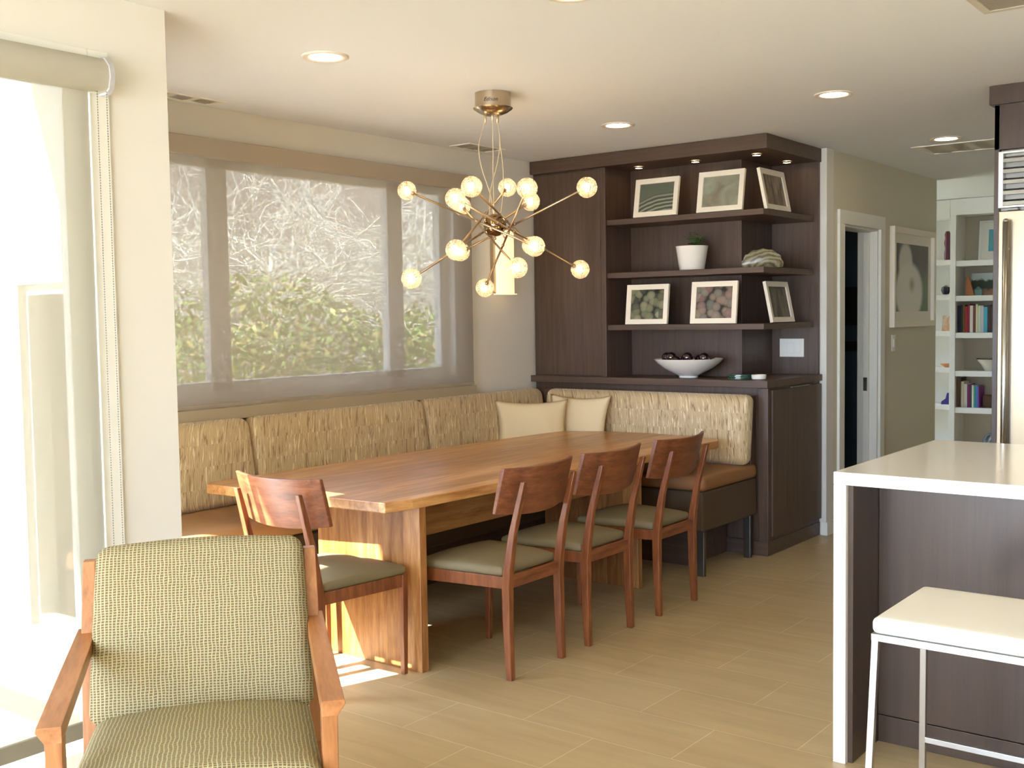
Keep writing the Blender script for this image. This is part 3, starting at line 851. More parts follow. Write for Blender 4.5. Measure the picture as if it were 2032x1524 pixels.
for x, y in ((-3.89, 6.46), (-3.466, 6.465), (-3.038, 6.47), (-3.034, 6.92)):
    if pk is None:
        pk = thing('puck_light', 'small round puck light under the cabinet crown, leftmost of four', 'cabinet light', (x, y, 2.503), group='puck lights under the cabinet crown')
        bm = BM(); lathe(bm, [(.034, .001), (.034, -.007), (.028, -.009), (.026, -.006)], 24); obj('housing', bm, NICKEL, pk, smooth=True)
        bm = BM(); lathe(bm, [(0, -.005), (.026, -.006)], 24); obj('lamp', bm, PUCKL, pk)
        prev = pk
    else:
        c = copy_tree(pk); c.location = (x, y, 2.503)
        c['label'] = {-3.466: 'small round puck light under the crown above the pale green print', -3.038: 'small round puck light at the front corner of the cabinet crown',
                      -3.034: 'small round puck light rearmost on the side of the cabinet crown'}[x]

# picture frames: local x right, z up, faces -y
def photo_frame(label, loc, rotz, w, h, lean, mat, border=.034, win=None, fw=WHITEF, group='white framed prints on the cabinet shelves', name='picture_frame', matw=.0, depth=.022):
    t = thing(name, label, 'picture frame', loc, rotz, group)
    t.rotation_euler = (-lean, 0, rotz); t.rotation_mode = 'XYZ'
    bm = BM(); hw = w / 2
    a = [(-hw, 0), (hw, 0), (hw, h), (-hw, h)]; b_ = [(-hw + border, border), (hw - border, border), (hw - border, h - border), (-hw + border, h - border)]
    for y0, y1 in ((-depth, 0),):
        va = [bm.verts.new((x, y0, z)) for x, z in a]; vb = [bm.verts.new((x, y0 + .003, z)) for x, z in b_]
        vc = [bm.verts.new((x, y1, z)) for x, z in a]; vd = [bm.verts.new((x, y1, z)) for x, z in b_]
        for i in range(4):
            j = (i + 1) % 4
            bm.faces.new((va[i], va[j], vb[j], vb[i])); bm.faces.new((vb[i], vb[j], vd[j], vd[i]))
            bm.faces.new((va[j], va[i], vc[i], vc[j])); bm.faces.new((vc[j], vc[i], vd[i], vd[j]))
    obj('frame', bm, fw, t, bevel=.0015)
    if matw:
        bm = BM(); box(bm, -hw + border - .001, hw - border + .001, -.009, -.004, border - .001, h - border + .001); obj('mat_board', bm, MATB, t)
    k = border + matw
    bm = BM(); box(bm, -hw + k, hw - k, -.0105, -.0065, k, h - k); obj('print', bm, mat, t)
    return t
# rotation: euler XYZ applies X first, then Z; leaning back (+y) for a frame facing -y = negative x rotation
photo_frame('white framed print of pale ripple arcs, top shelf left', (-3.685, 6.33, 2.149), 0, .325, .255, .17, picture_mat('ripple_print', 'waves', [(66, 72, 62), (94, 100, 86), (160, 160, 138)]))
photo_frame('white framed print of mottled pale green, top shelf middle', (-3.225, 6.34, 2.149), 0, .318, .262, .17, picture_mat('pale_print', 'cloud', [(120, 108, 94), (134, 134, 114), (152, 158, 138)]))
photo_frame('white framed brown streaked print, top shelf at the corner side', (-2.945, 6.56, 2.149), PI / 2, .36, .262, .2, picture_mat('brown_print', 'streak_slant', [(46, 34, 28), (120, 98, 76), (160, 138, 112)]))
photo_frame('white framed print of green pebbles, lower shelf left', (-3.76, 6.335, 1.444), 0, .318, .265, .12, picture_mat('pebble_print_green', 'pebbles', [(60, 62, 52), (120, 120, 84), (150, 146, 110), (96, 104, 74), (168, 164, 128)]))
photo_frame('white framed print of pink pebbles, lower shelf middle', (-3.27, 6.335, 1.444), 0, .322, .27, .12, picture_mat('pebble_print_pink', 'pebbles', [(128, 96, 92), (150, 130, 114), (118, 118, 104), (160, 146, 120), (140, 110, 100)]))
photo_frame('white framed dark olive streaked print, lower shelf at the corner side', (-2.975, 6.70, 1.444), PI / 2, .34, .268, .2, picture_mat('olive_print', 'streak', [(50, 48, 40), (92, 84, 62), (120, 112, 86)]))

# potted plant
pl_ = thing('potted_plant', 'small leafy green plant in a white pot on the middle shelf', 'plant', (-3.475, 6.43, 1.794))
bm = BM(); lathe(bm, [(0, 0), (.078, 0), (.082, .004), (.104, .148), (.106, .156), (.100, .156), (.096, .148), (.078, .02), (0, .02)], 40)
smooth_by_angle(obj('pot', bm, CERAM, pl_), 40)
bm = BM(); lathe(bm, [(0, .132), (.09, .13)], 24); obj('soil', bm, SOIL, pl_)
bm = BM(); rnd = random.Random(4)
for s in range(11):
    a = rnd.uniform(0, 2 * PI); L = rnd.uniform(.07, .15); p = Vector((.02 * math.cos(a), .02 * math.sin(a), .13))
    d = Vector((math.cos(a) * .55, math.sin(a) * .5, 1)).normalized(); q = p + d * L
    tube(bm, [p, (p + q) / 2 + Vector((0, 0, .006)), q], .0016, 5)
    for k in range(6):
        c = p + d * L * (.35 + .13 * k); az = rnd.uniform(0, 2 * PI); dr = Vector((math.cos(az), math.sin(az), rnd.uniform(-.2, .5))).normalized()
        sd_ = dr.cross(Vector((0, 0, 1))).normalized(); l = rnd.uniform(.034, .05)
        vs = [c, c + dr * l * .4 + sd_ * l * .28, c + dr * l + Vector((0, 0, -.006)), c + dr * l * .4 - sd_ * l * .28]
        bm.faces.new([bm.verts.new(v) for v in vs])
obj('foliage', bm, GREEN, pl_)

# banded half-moon stone
mt, nt, b = new_mat('banded_agate')
tc = nt.nodes.new('ShaderNodeTexCoord'); wv = nt.nodes.new('ShaderNodeTexWave'); wv.wave_type = 'RINGS'; wv.rings_direction = 'Y'
mp = nt.nodes.new('ShaderNodeMapping'); mp.inputs['Location'].default_value = (-.03, 0, 0); mp.inputs['Scale'].default_value = (.8, 1, 1.4)
nt.links.new(tc.outputs['Object'], mp.inputs[0]); nt.links.new(mp.outputs[0], wv.inputs[0])
wv.inputs['Scale'].default_value = 9; wv.inputs['Distortion'].default_value = 5; wv.inputs['Detail'].default_value = 3; wv.inputs['Detail Scale'].default_value = 2.5
r = ramp(nt, [(0, (84, 80, 64)), (.3, (112, 104, 78)), (.6, (134, 122, 88)), (1, (146, 138, 110))])
nt.links.new(wv.outputs['Fac'], r.inputs['Fac']); nt.links.new(r.outputs[0], b.inputs['Base Color']); b.inputs['Roughness'].default_value = .25
bm = BM()
out = [(-.135 * math.cos(PI * i / 24) * (1 if i < 12 else .93), .118 * math.sin(PI * i / 24) ** .8) for i in range(25)]
out = [(x + .004 * math.sin(i * 2.3), z + (.004 * math.sin(i * 1.7) if 0 < i < 24 else 0)) for i, (x, z) in enumerate(out)]
out[0] = (out[0][0], 0); out[-1] = (out[-1][0], 0)
a = [bm.verts.new((x, -.022, z)) for x, z in out]; b2 = [bm.verts.new((x * .97, .022, z * .97)) for x, z in out]
c0 = bm.verts.new((.01, -.03, .05)); c1 = bm.verts.new((.01, .026, .05))
for i in range(24):
    bm.faces.new((a[i], a[i + 1], c0)); bm.faces.new((b2[i + 1], b2[i], c1)); bm.faces.new((a[i + 1], a[i], b2[i], b2[i + 1]))
bm.faces.new((a[0], a[-1], c0)); bm.faces.new((b2[-1], b2[0], c1)); bm.faces.new((a[-1], a[0], b2[0], b2[-1]))
tag(obj('agate_slab', bm, mt, loc=(-3.01, 6.50, 1.794), rot=(0, 0, .45), smooth=True, bevel=.002), 'half-moon banded stone slab standing on the middle shelf corner', 'decorative stone')

# bowl with plum spheres
bw = thing('ceramic_bowl', 'wide white footed bowl of dark spheres on the cabinet counter', 'bowl', (-3.50, 6.42, 1.093))
bm = BM(); lathe(bm, [(0, 0), (.062, 0), (.064, .012), (.10, .03), (.16, .062), (.205, .097), (.226, .122), (.222, .124), (.198, .10), (.15, .068), (.09, .04), (0, .03)], 48)
smooth_by_angle(obj('bowl_body', bm, CERAM, bw), 50)
balls = [(-.155, -.01, .125, 'leftmost in the white bowl'), (-.10, -.05, .128, 'second from left in the white bowl'), (-.03, .02, .115, 'lower and hidden behind the bowl rim, left of centre'), (.02, -.05, .128, 'in the middle of the white bowl'),
         (.075, .02, .112, 'lower and hidden behind the bowl rim, right of centre'), (.125, -.02, .125, 'rightmost in the white bowl'), (-.04, -.10, .105, 'in front behind the bowl rim')]
bm = BM(); sphere(bm, (0, 0, 0), .036, 24)
for f in bm.faces: f.smooth = True
pm = bpy.data.meshes.new('decorative_sphere'); bm.to_mesh(pm); bm.free(); pm.materials.append(DARKBALL)
for x, y, z, lb in balls:
    o = bpy.data.objects.new('decorative_sphere', pm); C.objects.link(o)
    o.location = (-3.50 + x, 6.42 + y, 1.093 + z + .004)
    tag(o, 'shiny dark plum sphere, ' + lb, 'decorative sphere', 'plum spheres in the white bowl')
# coasters + little dish
for i in range(4):
    bm = BM(); pts = [(.074 * math.cos(2 * PI * k / 28), .074 * math.sin(2 * PI * k / 28)) for k in range(28)]
    prism(bm, pts, 0, .0065)
    tag(obj('glass_coaster', bm, TEALG, loc=(-3.122 + (i % 2) * .006, 6.40, 1.0925 + i * .0078), bevel=.001),
        'dark green glass coaster on the cabinet counter, ' + ['bottom of its stack', 'second from the bottom of its stack', 'second from the top of its stack', 'topmost of its stack'][i], 'coaster', 'stack of green glass coasters')
bm = BM(); lathe(bm, [(0, 0), (.036, 0), (.044, .004), (.047, .03), (.044, .03), (.04, .008), (0, .006)], 32)
tag(smooth_by_angle(obj('small_dish', bm, CERAM, loc=(-2.985, 6.385, 1.0925)), 40), 'small low white dish beside the green coasters', 'dish')

# switch plate on cabinet end panel
sw = thing('light_switch_plate', 'wide white four-gang switch plate on the cabinet end panel', 'switch', (-3.068, 7.083, 1.27))
bm = BM(); box(bm, -.087, .087, -.007, 0, -.062, .062); obj('plate', bm, PLASTIC, sw, bevel=.002)
for k in range(3):
    bm = BM(); box(bm, -.066 + k * .047, -.028 + k * .047, -.011, -.006, -.035, .035); obj('rocker', bm, PLASTIC, sw, bevel=.0015)
s2 = thing('light_switch', 'small white switch on the hall wall below the flower picture', 'switch', (HX, 8.44, 1.265))
bm = BM(); box(bm, 0, .006, -.04, .04, -.062, .062); obj('plate', bm, PLASTIC, s2, bevel=.002)
bm = BM(); box(bm, .005, .014, -.016, .016, -.03, .03); obj('rocker', bm, PLASTIC, s2, bevel=.002)

# hall picture
mt, nt, b = new_mat('blossom_print'); L = nt.links
tc = nt.nodes.new('ShaderNodeTexCoord'); sp = nt.nodes.new('ShaderNodeSeparateXYZ'); L.new(tc.outputs['Object'], sp.inputs[0])
def ell(cx, cz, rx, rz, soft=.15):
    dx = math_node(nt, 'DIVIDE', math_node(nt, 'SUBTRACT', sp.outputs[0], cx), rx); dz = math_node(nt, 'DIVIDE', math_node(nt, 'SUBTRACT', sp.outputs[2], cz), rz)
    d = math_node(nt, 'SQRT', math_node(nt, 'ADD', math_node(nt, 'MULTIPLY', dx, dx), math_node(nt, 'MULTIPLY', dz, dz)))
    mr = nt.nodes.new('ShaderNodeMapRange'); L.new(d, mr.inputs['Value']); mr.inputs['From Min'].default_value = 1 - soft; mr.inputs['From Max'].default_value = 1 + soft * .3
    mr.inputs['To Min'].default_value = 1; mr.inputs['To Max'].default_value = 0
    return mr.outputs[0], d
def mixc(fac, a, c):
    mx = nt.nodes.new('ShaderNodeMix'); mx.data_type = 'RGBA'; L.new(fac, mx.inputs[0])
    if isinstance(a, tuple): mx.inputs[6].default_value = srgb(a)
    else: L.new(a, mx.inputs[6])
    mx.inputs[7].default_value = srgb(c); return mx.outputs[2]
nz = nt.nodes.new('ShaderNodeTexNoise'); nz.inputs['Scale'].default_value = 3; L.new(tc.outputs['Object'], nz.inputs['Vector'])
rb_ = ramp(nt, [(.35, (66, 64, 62)), (.65, (98, 90, 82))]); L.new(nz.outputs['Fac'], rb_.inputs['Fac'])
c = mixc(ell(.30, .12, .22, .3, .3)[0], rb_.outputs[0], (98, 120, 74))
c = mixc(ell(-.17, .49, .17, .17, .2)[0], c, (214, 210, 196))
c = mixc(ell(-.08, .27, .34, .24, .15)[0], c, (226, 222, 208))
c = mixc(ell(-.02, .33, .07, .06, .8)[0], c, (168, 152, 108))
L.new(c, b.inputs['Base Color']); b.inputs['Roughness'].default_value = .3
photo_frame('large white framed print of a white blossom on the hall wall', (HX + .001, 8.86, 1.385), PI / 2, 1.02, .765, 0, mt, border=.045, matw=.075, group=None, name='wall_picture', depth=.04)

# pictures inside side room
for z0, z1, lb in ((1.39, 1.73, 'dark square picture on the blue side room wall seen through the doorway'), (1.16, 1.25, 'dark low panel under the picture in the blue side room')):
    bm = BM(); box(bm, -3.72, -3.25, 9.565, 9.598, z0, z1)
    t = obj('dark_picture', bm, simple('dark_art', (44, 40, 34), .6), bevel=.004); tag(t, lb, 'picture')

# ------------------------------------------------------------------ banquette
bq = thing('banquette', 'L-shaped upholstered corner bench with crinkled beige backrests', 'bench', (0, 0, 0))
# bases
bm = BM(); box(bm, WX + .005, -3.97, 2.375, 6.28, .26, .49); box(bm, -3.97, -2.95, 5.57, 6.28, .26, .49)
obj('upholstered_base', bm, OLIVE, bq, bevel=.012)
bm = BM(); box(bm, WX + .005, -4.15, 2.375, 6.28, 0, .26); box(bm, -4.15, -3.16, 5.79, 6.28, 0, .26)
obj('plinth', bm, DARKH, bq, bevel=.002)
bm = BM(); box(bm, WX + .003, WX + .075, 2.375, 6.28, .49, 1.0); box(bm, WX + .075, -2.96, 6.215, 6.28, .49, 1.0)
obj('back_board', bm, DARK, bq, bevel=.002)
def cushion(name, cx, cy, cz, sx, sy, sz, r, puff, mat, rot=None, mapf=None, n=16):
    bm = BM(); pad(bm, sx, sy, sz, r, puff, n=n, puffb=0, mapf=mapf)
    return obj(name, bm, mat, bq, (cx, cy, cz), rot, smooth=True)
cushion('seat_cushion', -4.285, 4.0, .535, .66, 3.24, .09, .035, .004, VINYLL)
cushion('seat_cushion', -3.615, 5.92, .535, 1.35, .71, .09, .035, .004, VINYL)
cushion('seat_cushion', -4.285, 5.93, .535, .66, .68, .09, .035, .004, VINYL)
# backrests along the window: pad's z axis -> +x
def back_pad(y0, y1):
    bm = BM(); pad(bm, .43, y1 - y0, .12, .05, .012, n=18)
    for v in bm.verts:
        x, y, z = v.co
        v.co = Vector((z - .10 * (x / .43), y, -x * -1.0)) if False else Vector((z - .07 * (x / .43), y, x))
    return obj('backrest', bm, CRINK, bq, (-4.535, (y0 + y1) / 2, .795), smooth=True)
back_pad(2.42, 3.635); back_pad(3.64, 4.965); back_pad(4.97, 6.19)
bm = BM(); pad(bm, 1.53, .43, .11, .05, .012, n=18)
for v in bm.verts:
    x, y, z = v.co; v.co = Vector((x, -z + .05 * (y / .43), y))
obj('backrest', bm, CRINK, bq, (-3.70, 6.165, .795), smooth=True)
for x, y in ((-2.975, 5.60), (-2.975, 6.20)):
    bm = BM(); box(bm, x - .022, x + .022, y - .014, y + .014, 0, .262); obj('leg', bm, STEELD, bq, bevel=.002)

def pillow(label, loc, rot, w, h, t_, mat=CREAM):
    bm = BM(); n = 22
    top, bot = [], []
    def pt(i, j, s):
        u, v = -1 + 2 * i / n, -1 + 2 * j / n
        x = w / 2 * u * (1 - .13 * (1 - v * v)); y = h / 2 * v * (1 - .13 * (1 - u * u))
        z = s * t_ / 2 * (max(0, (1 - u ** 2) * (1 - v ** 2))) ** .45
        z += .006 * noise.noise(Vector((u * 3, v * 3, 1.3 + s))) * (1 - u * u) * (1 - v * v)
        return Vector((x, z, y))
    cache = {}
    def V(i, j, s):
        edge = i in (0, n) or j in (0, n)
        k = (i, j, 0 if edge else s)
        if k not in cache: cache[k] = bm.verts.new(pt(i, j, s))
        return cache[k]
    for i in range(n):
        for j in range(n):
            bm.faces.new((V(i, j, -1), V(i + 1, j, -1), V(i + 1, j + 1, -1), V(i, j + 1, -1)))
            bm.faces.new((V(i, j + 1, 1), V(i + 1, j + 1, 1), V(i + 1, j, 1), V(i, j, 1)))
    o = obj('throw_pillow', bm, mat, loc=loc, rot=rot, smooth=True)
    tag(o, label, 'pillow', 'cream pillows in the bench corner')
pillow('plain cream throw pillow in front in the bench corner, left of the pair', (-4.29, 5.75, .772), (-.2, 0, .72), .49, .39, .13)
pillow('plain cream throw pillow behind in the bench corner, right of the pair', (-4.10, 6.0, .785), (-.2, 0, .05), .47, .41, .10)

# ------------------------------------------------------------------ dining table
tb = thing('dining_table', 'long reddish hardwood dining table with angled ends on slab legs', 'table', (-3.435, 4.3, 0))
tx, ty = -3.435, 4.3
poly = [(-4.20, 3.115), (-3.128, 3.185), (-3.10, 3.32), (-3.075, 3.96), (-3.04, 4.5), (-3.015, 5.2), (-3.0, 5.86), (-3.05, 5.95), (-3.55, 6.03), (-3.9, 5.985), (-4.14, 5.86), (-4.19, 5.2), (-4.225, 4.6), (-4.235, 3.8), (-4.24, 3.16)]
bm = BM(); prism(bm, [(x - tx, y - ty) for x, y in poly], .713, .757)
obj('tabletop', bm, TOPW, tb, bevel=.004)
for y in (3.38, 5.14):
    bm = BM(); box(bm, -3.75 - tx, -3.12 - tx, y - ty, y + .042 - ty, 0, .713); obj('leg', bm, PANW, tb, bevel=.003)
bm = BM(); box(bm, -.025, .025, 3.422 - ty, 5.14 - ty, .50, .68); obj('stretcher', bm, TOPW, tb, bevel=.003)

# ------------------------------------------------------------------ dining chairs
def make_chair(label):
    t = thing('dining_chair', label, 'chair', group='wooden dining chairs round the table')
    yr = -.215
    for s in (-1, 1):
        bm = BM()
        post(bm, [(s * .183, yr - .008, 0, .026, .03), (s * .183, yr, .2, .031, .036), (s * .182, yr + .003, .40, .033, .04), (s * .181, yr - .005, .47, .031, .036),
                  (s * .180, yr - .03, .62, .027, .03), (s * .179, yr - .062, .74, .024, .026), (s * .179, yr - .088, .835, .022, .02)])
        smooth_by_angle(obj('rear_leg', bm, CHERRY, t, bevel=.003), 30)
        bm = BM()
        post(bm, [(s * .228, .225, 0, .022, .022), (s * .231, .222, .25, .029, .029), (s * .233, .22, .432, .034, .034)])
        obj('front_leg', bm, CHERRY, t, bevel=.003)
        bm = BM()
        a, b_ = Vector((s * .185, yr + .015, 0)), Vector((s * .233, .205, 0)); n_ = Vector(((b_ - a).y, -(b_ - a).x, 0)).normalized() * .010
        loft(bm, [[a - n_ + Vector((0, 0, .382)), a + n_ + Vector((0, 0, .382)), a + n_ + Vector((0, 0, .432)), a - n_ + Vector((0, 0, .432))],
                  [b_ - n_ + Vector((0, 0, .378)), b_ + n_ + Vector((0, 0, .378)), b_ + n_ + Vector((0, 0, .432)), b_ - n_ + Vector((0, 0, .432))]])
        obj('side_rail', bm, CHERRY, t, bevel=.002)
    bm = BM(); box(bm, -.168, .168, yr - .008, yr + .014, .382, .432); obj('rear_rail', bm, CHERRYX, t, bevel=.002)
    bm = BM(); box(bm, -.217, .217, .21, .232, .378, .432); obj('front_rail', bm, CHERRYX, t, bevel=.002)
    def mp(p):
        v = p.y / .425 + .5; k = .38 + (.50 - .38) * v
        return (p.x * k / .5, p.y + .012 * (1 - (p.x / .25) ** 2) * (1 if p.y > 0 else 0), p.z)
    bm = BM(); pad(bm, .5, .425, .036, .016, .026, n=14, mapf=mp)
    obj('seat', bm, SEATF, t, (0, .018, .448), smooth=True)
    # curved crest
    bm = BM(); n = 16; rings = []
    W = .245
    for i in range(n + 1):
        u = -1 + 2 * i / n; x = W * u; yb = .055 * u * u - .012
        def row(z, off):
            lean = -.085 * ((z - .70) / .18)
            return Vector((x, yr - .045 + yb + lean * .55 + off, z))
        zt = .893 - .006 * (1 - u * u); zb = .700 - .018 * (1 - u * u)
        rings.append([row(zb, .009), row((zb + zt) / 2, .011), row(zt, .009), row(zt, -.009), row((zb + zt) / 2, -.009), row(zb, -.009)])
    loft(bm, rings)
    smooth_by_angle(obj('backrest', bm, CHERRYX, t, (0, .022, 0), bevel=.003), 40)
    return t
chair = make_chair('walnut dining chair pushed in at the near end of the table')
chair.location = (-3.405, 3.105, 0); chair.rotation_euler = (0, 0, math.radians(1.5))
for x, y, rz, lb in ((-2.985, 3.713, 90, 'walnut dining chair nearest on the open side of the table'),
                     (-2.985, 4.293, 90, 'walnut dining chair in the middle of the open side'),
                     (-2.975, 4.914, 90, 'walnut dining chair farthest on the open side near the cabinet')):
    c = copy_tree(chair); c.location = (x, y, 0); c.rotation_euler = (0, 0, math.radians(rz)); c['label'] = lb

# ------------------------------------------------------------------ armchair
ac = thing('armchair', 'wooden armchair with green and tan grid fabric in the left foreground', 'armchair', (-2.053, 1.4755, 0), math.radians(-128.5))
for s in (-1, 1):
    side = thing('x', '', '') if False else None
    # arm: local x outward s, y forward
    def sec(y, z, w0, w1, th):   # top inner, top outer, cove, bottom
        xi, xo = .272, .272 + w1
        return [(s * xi, y, z), (s * xo, y, z), (s * (xo + .002), y, z - .010), (s * (xi + w0), y, z - th), (s * xi, y, z - th)]
    bm = BM()
    loft(bm, [sec(.078, .650, .036, .052, .036), sec(-.2, .672, .034, .05, .036), sec(-.52, .700, .03, .045, .036)])
    ar = obj('armrest', bm, BEECH, ac, bevel=.0015)
    bm = BM()
    post(bm, [(s * .289, .05, 0, .03, .035), (s * .29, .052, .35, .034, .044), (s * .29, .053, .616, .036, .05)])
    obj('front_leg', bm, BEECHV, ac, bevel=.002)
    bm = BM()
    post(bm, [(s * .289, -.47, 0, .03, .035), (s * .289, -.46, .35, .034, .045), (s * .289, -.50, .68, .034, .045), (s * .288, -.562, .872, .032, .036)])
    obj('rear_leg', bm, BEECHV, ac, bevel=.002)
    bm = BM(); box(bm, s * .289 - .012, s * .289 + .012, -.45, .04, .30, .36); obj('side_rail', bm, BEECH, ac, bevel=.002)
bm = BM(); box(bm, -.275, .275, .04, .062, .30, .36); obj('front_rail', bm, BEECH, ac, bevel=.002)
bm = BM(); box(bm, -.275, .275, -.47, -.445, .30, .36); obj('rear_rail', bm, BEECH, ac, bevel=.002)
def seat_map(p):
    return (p.x, p.y, p.z + .012 * math.cos(p.x / .262 * PI / 2))
bm = BM(); pad(bm, .548, .58, .16, .04, .03, n=20, mapf=seat_map)
obj('seat_cushion', bm, GRID, ac, (0, -.15, .425), (math.radians(3), 0, 0), smooth=True)
def back_map(p):
    k = 1 - .03 * (p.y / .25)
    return (p.x * k, p.y + .012 * math.cos(p.x / .262 * PI / 2) * (1 if p.y > 0 else 0), p.z - .02 * (p.y / .25) ** 2)
bm = BM(); pad(bm, .552, .46, .11, .036, .022, n=20, mapf=back_map)
obj('back_cushion', bm, GRID, ac, (0, -.475, .690), (math.radians(90 + 20 - 180) + PI, 0, PI) if False else (math.radians(70), 0, PI), smooth=True)

# ------------------------------------------------------------------ island
isl = thing('kitchen_island', 'white waterfall kitchen island with brown veneer base', 'island', (-1.37, 3.496, 0))
bm = BM()
box(bm, 0, 1.9, 0, 1.09, .936, .978)
o1 = obj('countertop', bm, WHITEQ, isl, bevel=.002)
bm = BM(); box(bm, 0, .042, 0, 1.09, 0, .9355); obj('waterfall_side', bm, WHITEQ, isl, bevel=.002)
bm = BM(); box(bm, .043, .06, .02, .262, 0, .935); obj('side_liner', bm, ISLW, isl, bevel=.001)
bm = BM(); box(bm, .06, 1.9, .262, 1.07, .098, .935); obj('cabinet_body', bm, ISLW, isl, bevel=.0015)
bm = BM(); box(bm, .06, 1.9, .264, 1.07, 0, .094); obj('toe_kick', bm, ISLW, isl, bevel=.0015)

# ------------------------------------------------------------------ bar stool
st = thing('bar_stool', 'white leather bar stool with splayed steel legs at the island', 'stool', (-.78, 3.07, 0))
hw, hd = .235, .215
bm = BM(); pad(bm, 2 * hw, 2 * hd, .044, .016, .004, n=14); obj('seat', bm, WHITEL, st, (0, 0, .669), smooth=True)
def bar(bm, a, b_, w, d=None):
    a, b_ = Vector(a), Vector(b_); t = (b_ - a).normalized(); d = d or w
    s = t.cross(Vector((0, 0, 1)) if abs(t.z) < .9 else Vector((0, 1, 0))).normalized(); q = t.cross(s)
    loft(bm, [[p + s * w / 2 * i + q * d / 2 * j for i, j in ((-1, -1), (1, -1), (1, 1), (-1, 1))] for p in (a, b_)])
bm = BM()
box(bm, -hw, hw, -hd, -hd + .02, .629, .648); box(bm, -hw, hw, hd - .02, hd, .629, .648)
box(bm, -hw, -hw + .02, -hd + .02, hd - .02, .629, .648); box(bm, hw - .02, hw, -hd + .02, hd - .02, .629, .648)
obj('seat_frame', bm, STEEL, st, bevel=.001)
for sx in (-1, 1):
    for sy in (-1, 1):
        bm = BM(); bar(bm, (sx * (hw - .01), sy * (hd - .01), .63), (sx * (hw + .005), sy * (hd + .03), 0), .018); obj('leg', bm, STEEL, st, bevel=.001)
bm = BM()
box(bm, -hw + .01, hw - .01, hd + .0, hd + .016, .215, .232)
obj('footrest', bm, STEEL, st, bevel=.001)

# ------------------------------------------------------------------ refrigerator and surround
FY = 5.76
fs = thing('refrigerator_surround', 'tall brown veneer cabinet enclosing the steel refrigerator', 'cabinet', (-1.47, FY, 0))
bm = BM(); box(bm, .022, .045, .0, .82, 0, 2.50); obj('side_panel', bm, ISLW, fs, bevel=.001)
bm = BM(); box(bm, .022, 1.1, .0, .82, 2.285, 2.502); obj('top_panel', bm, ISLW, fs, bevel=.001)
bm = BM(); box(bm, 0, 1.1, -.02, .82, 2.502, H - .002); obj('crown', bm, ISLW, fs, bevel=.002)
fr = thing('refrigerator', 'stainless steel built-in refrigerator with louvered top grille', 'refrigerator', (-1.425, FY, 0))
bm = BM(); box(bm, .002, 1.0, .03, .78, 0, 2.283); obj('body', bm, STEELD, fr)
bm = BM(); box(bm, .002, .95, -.012, .03, .1, 1.985); obj('door', bm, simple('fridge_steel', (164, 150, 126), .3, 1), fr, bevel=.004)
bm = BM()
box(bm, .0, .022, -.015, .03, 2.0, 2.272); box(bm, .022, .95, -.015, .03, 2.262, 2.272); box(bm, .022, .95, -.015, .03, 2.0, 2.01)
gr = obj('grille', bm, STEEL, fr, bevel=.001)
for k in range(5):
    z = 2.03 + k * .052
    bm = BM(); vs = [(.022, z), (.95, z)]
    loft(bm, [[(x, -.012, z), (x, .02, z + .012), (x, .024, z + .008), (x, -.010, z - .018), (x, -.014, z - .018)] for x in (.022, .95)])
    obj('louver', bm, STEEL, gr)
bm = BM(); box(bm, .04, .09, -.01, .02, 1.987, 1.998); obj('hinge', bm, STEELD, fr, bevel=.001)
bm = BM(); tube(bm, [(.048, -.06, .30), (.048, -.06, 1.93)], .0145, 20); sphere(bm, (.048, -.06, 1.93), .0145, 16)
for z in (.4, 1.8): tube(bm, [(.048, -.06, z), (.048, -.01, z)], .008, 10)
obj('door_handle', bm, STEEL, fr, smooth=True)

# ------------------------------------------------------------------ bookcase
BX, BY = -3.30, 11.5
bc = thing('bookcase', 'white built-in bookcase beyond the hall full of books and ornaments', 'bookcase', (BX, BY, 0))
WB = simple('bookcase_white', (238, 234, 226), .45)
TAUP = simple('bookcase_back_taupe', (196, 182, 156), .7)
bm = BM(); box(bm, 0, .055, -.005, .34, 0, 2.55); obj('divider', bm, WB, bc, bevel=.002)
bm = BM(); box(bm, -1.0, .055, 0, .34, 2.43, 2.55) if False else None; bm.free() if bm else None
bm = BM(); box(bm, .0, 1.3, -.012, .34, 2.46, 2.62); obj('crown', bm, WB, bc, bevel=.002)
bm = BM(); box(bm, 1.24, 1.3, 0, .34, 0, 2.46); obj('side_panel', bm, WB, bc, bevel=.002)
bm = BM(); box(bm, .055, 1.24, .32, .34, 0, 2.46); obj('back_panel', bm, TAUP, bc)
for z in (2.005, 1.655, 1.285, .90, .53, .1):
    bm = BM(); box(bm, .056, 1.24, .0, .32, z - .055, z); obj('shelf', bm, WB, bc, bevel=.003)
bl = thing('bookcase', 'bright white narrow bookcase bay at the left end beside the hall wall', 'bookcase', (BX - 1.1, BY + .0, 0))
bm = BM(); box(bm, 0, 1.095, .32, .34, 0, 2.44); obj('back_panel', bm, WB, bl)
bm = BM(); box(bm, 0, .05, 0, .32, 0, 2.44); obj('side_panel', bm, WB, bl, bevel=.002)
bm = BM(); box(bm, 0, 1.095, 0, .34, 2.44, 2.62); obj('crown', bm, WB, bl, bevel=.002)
for z in (2.02, 1.67, 1.30, .93, .55, .1):
    bm = BM(); box(bm, .05, 1.095, .02, .32, z - .05, z); obj('shelf', bm, WB, bl, bevel=.003)

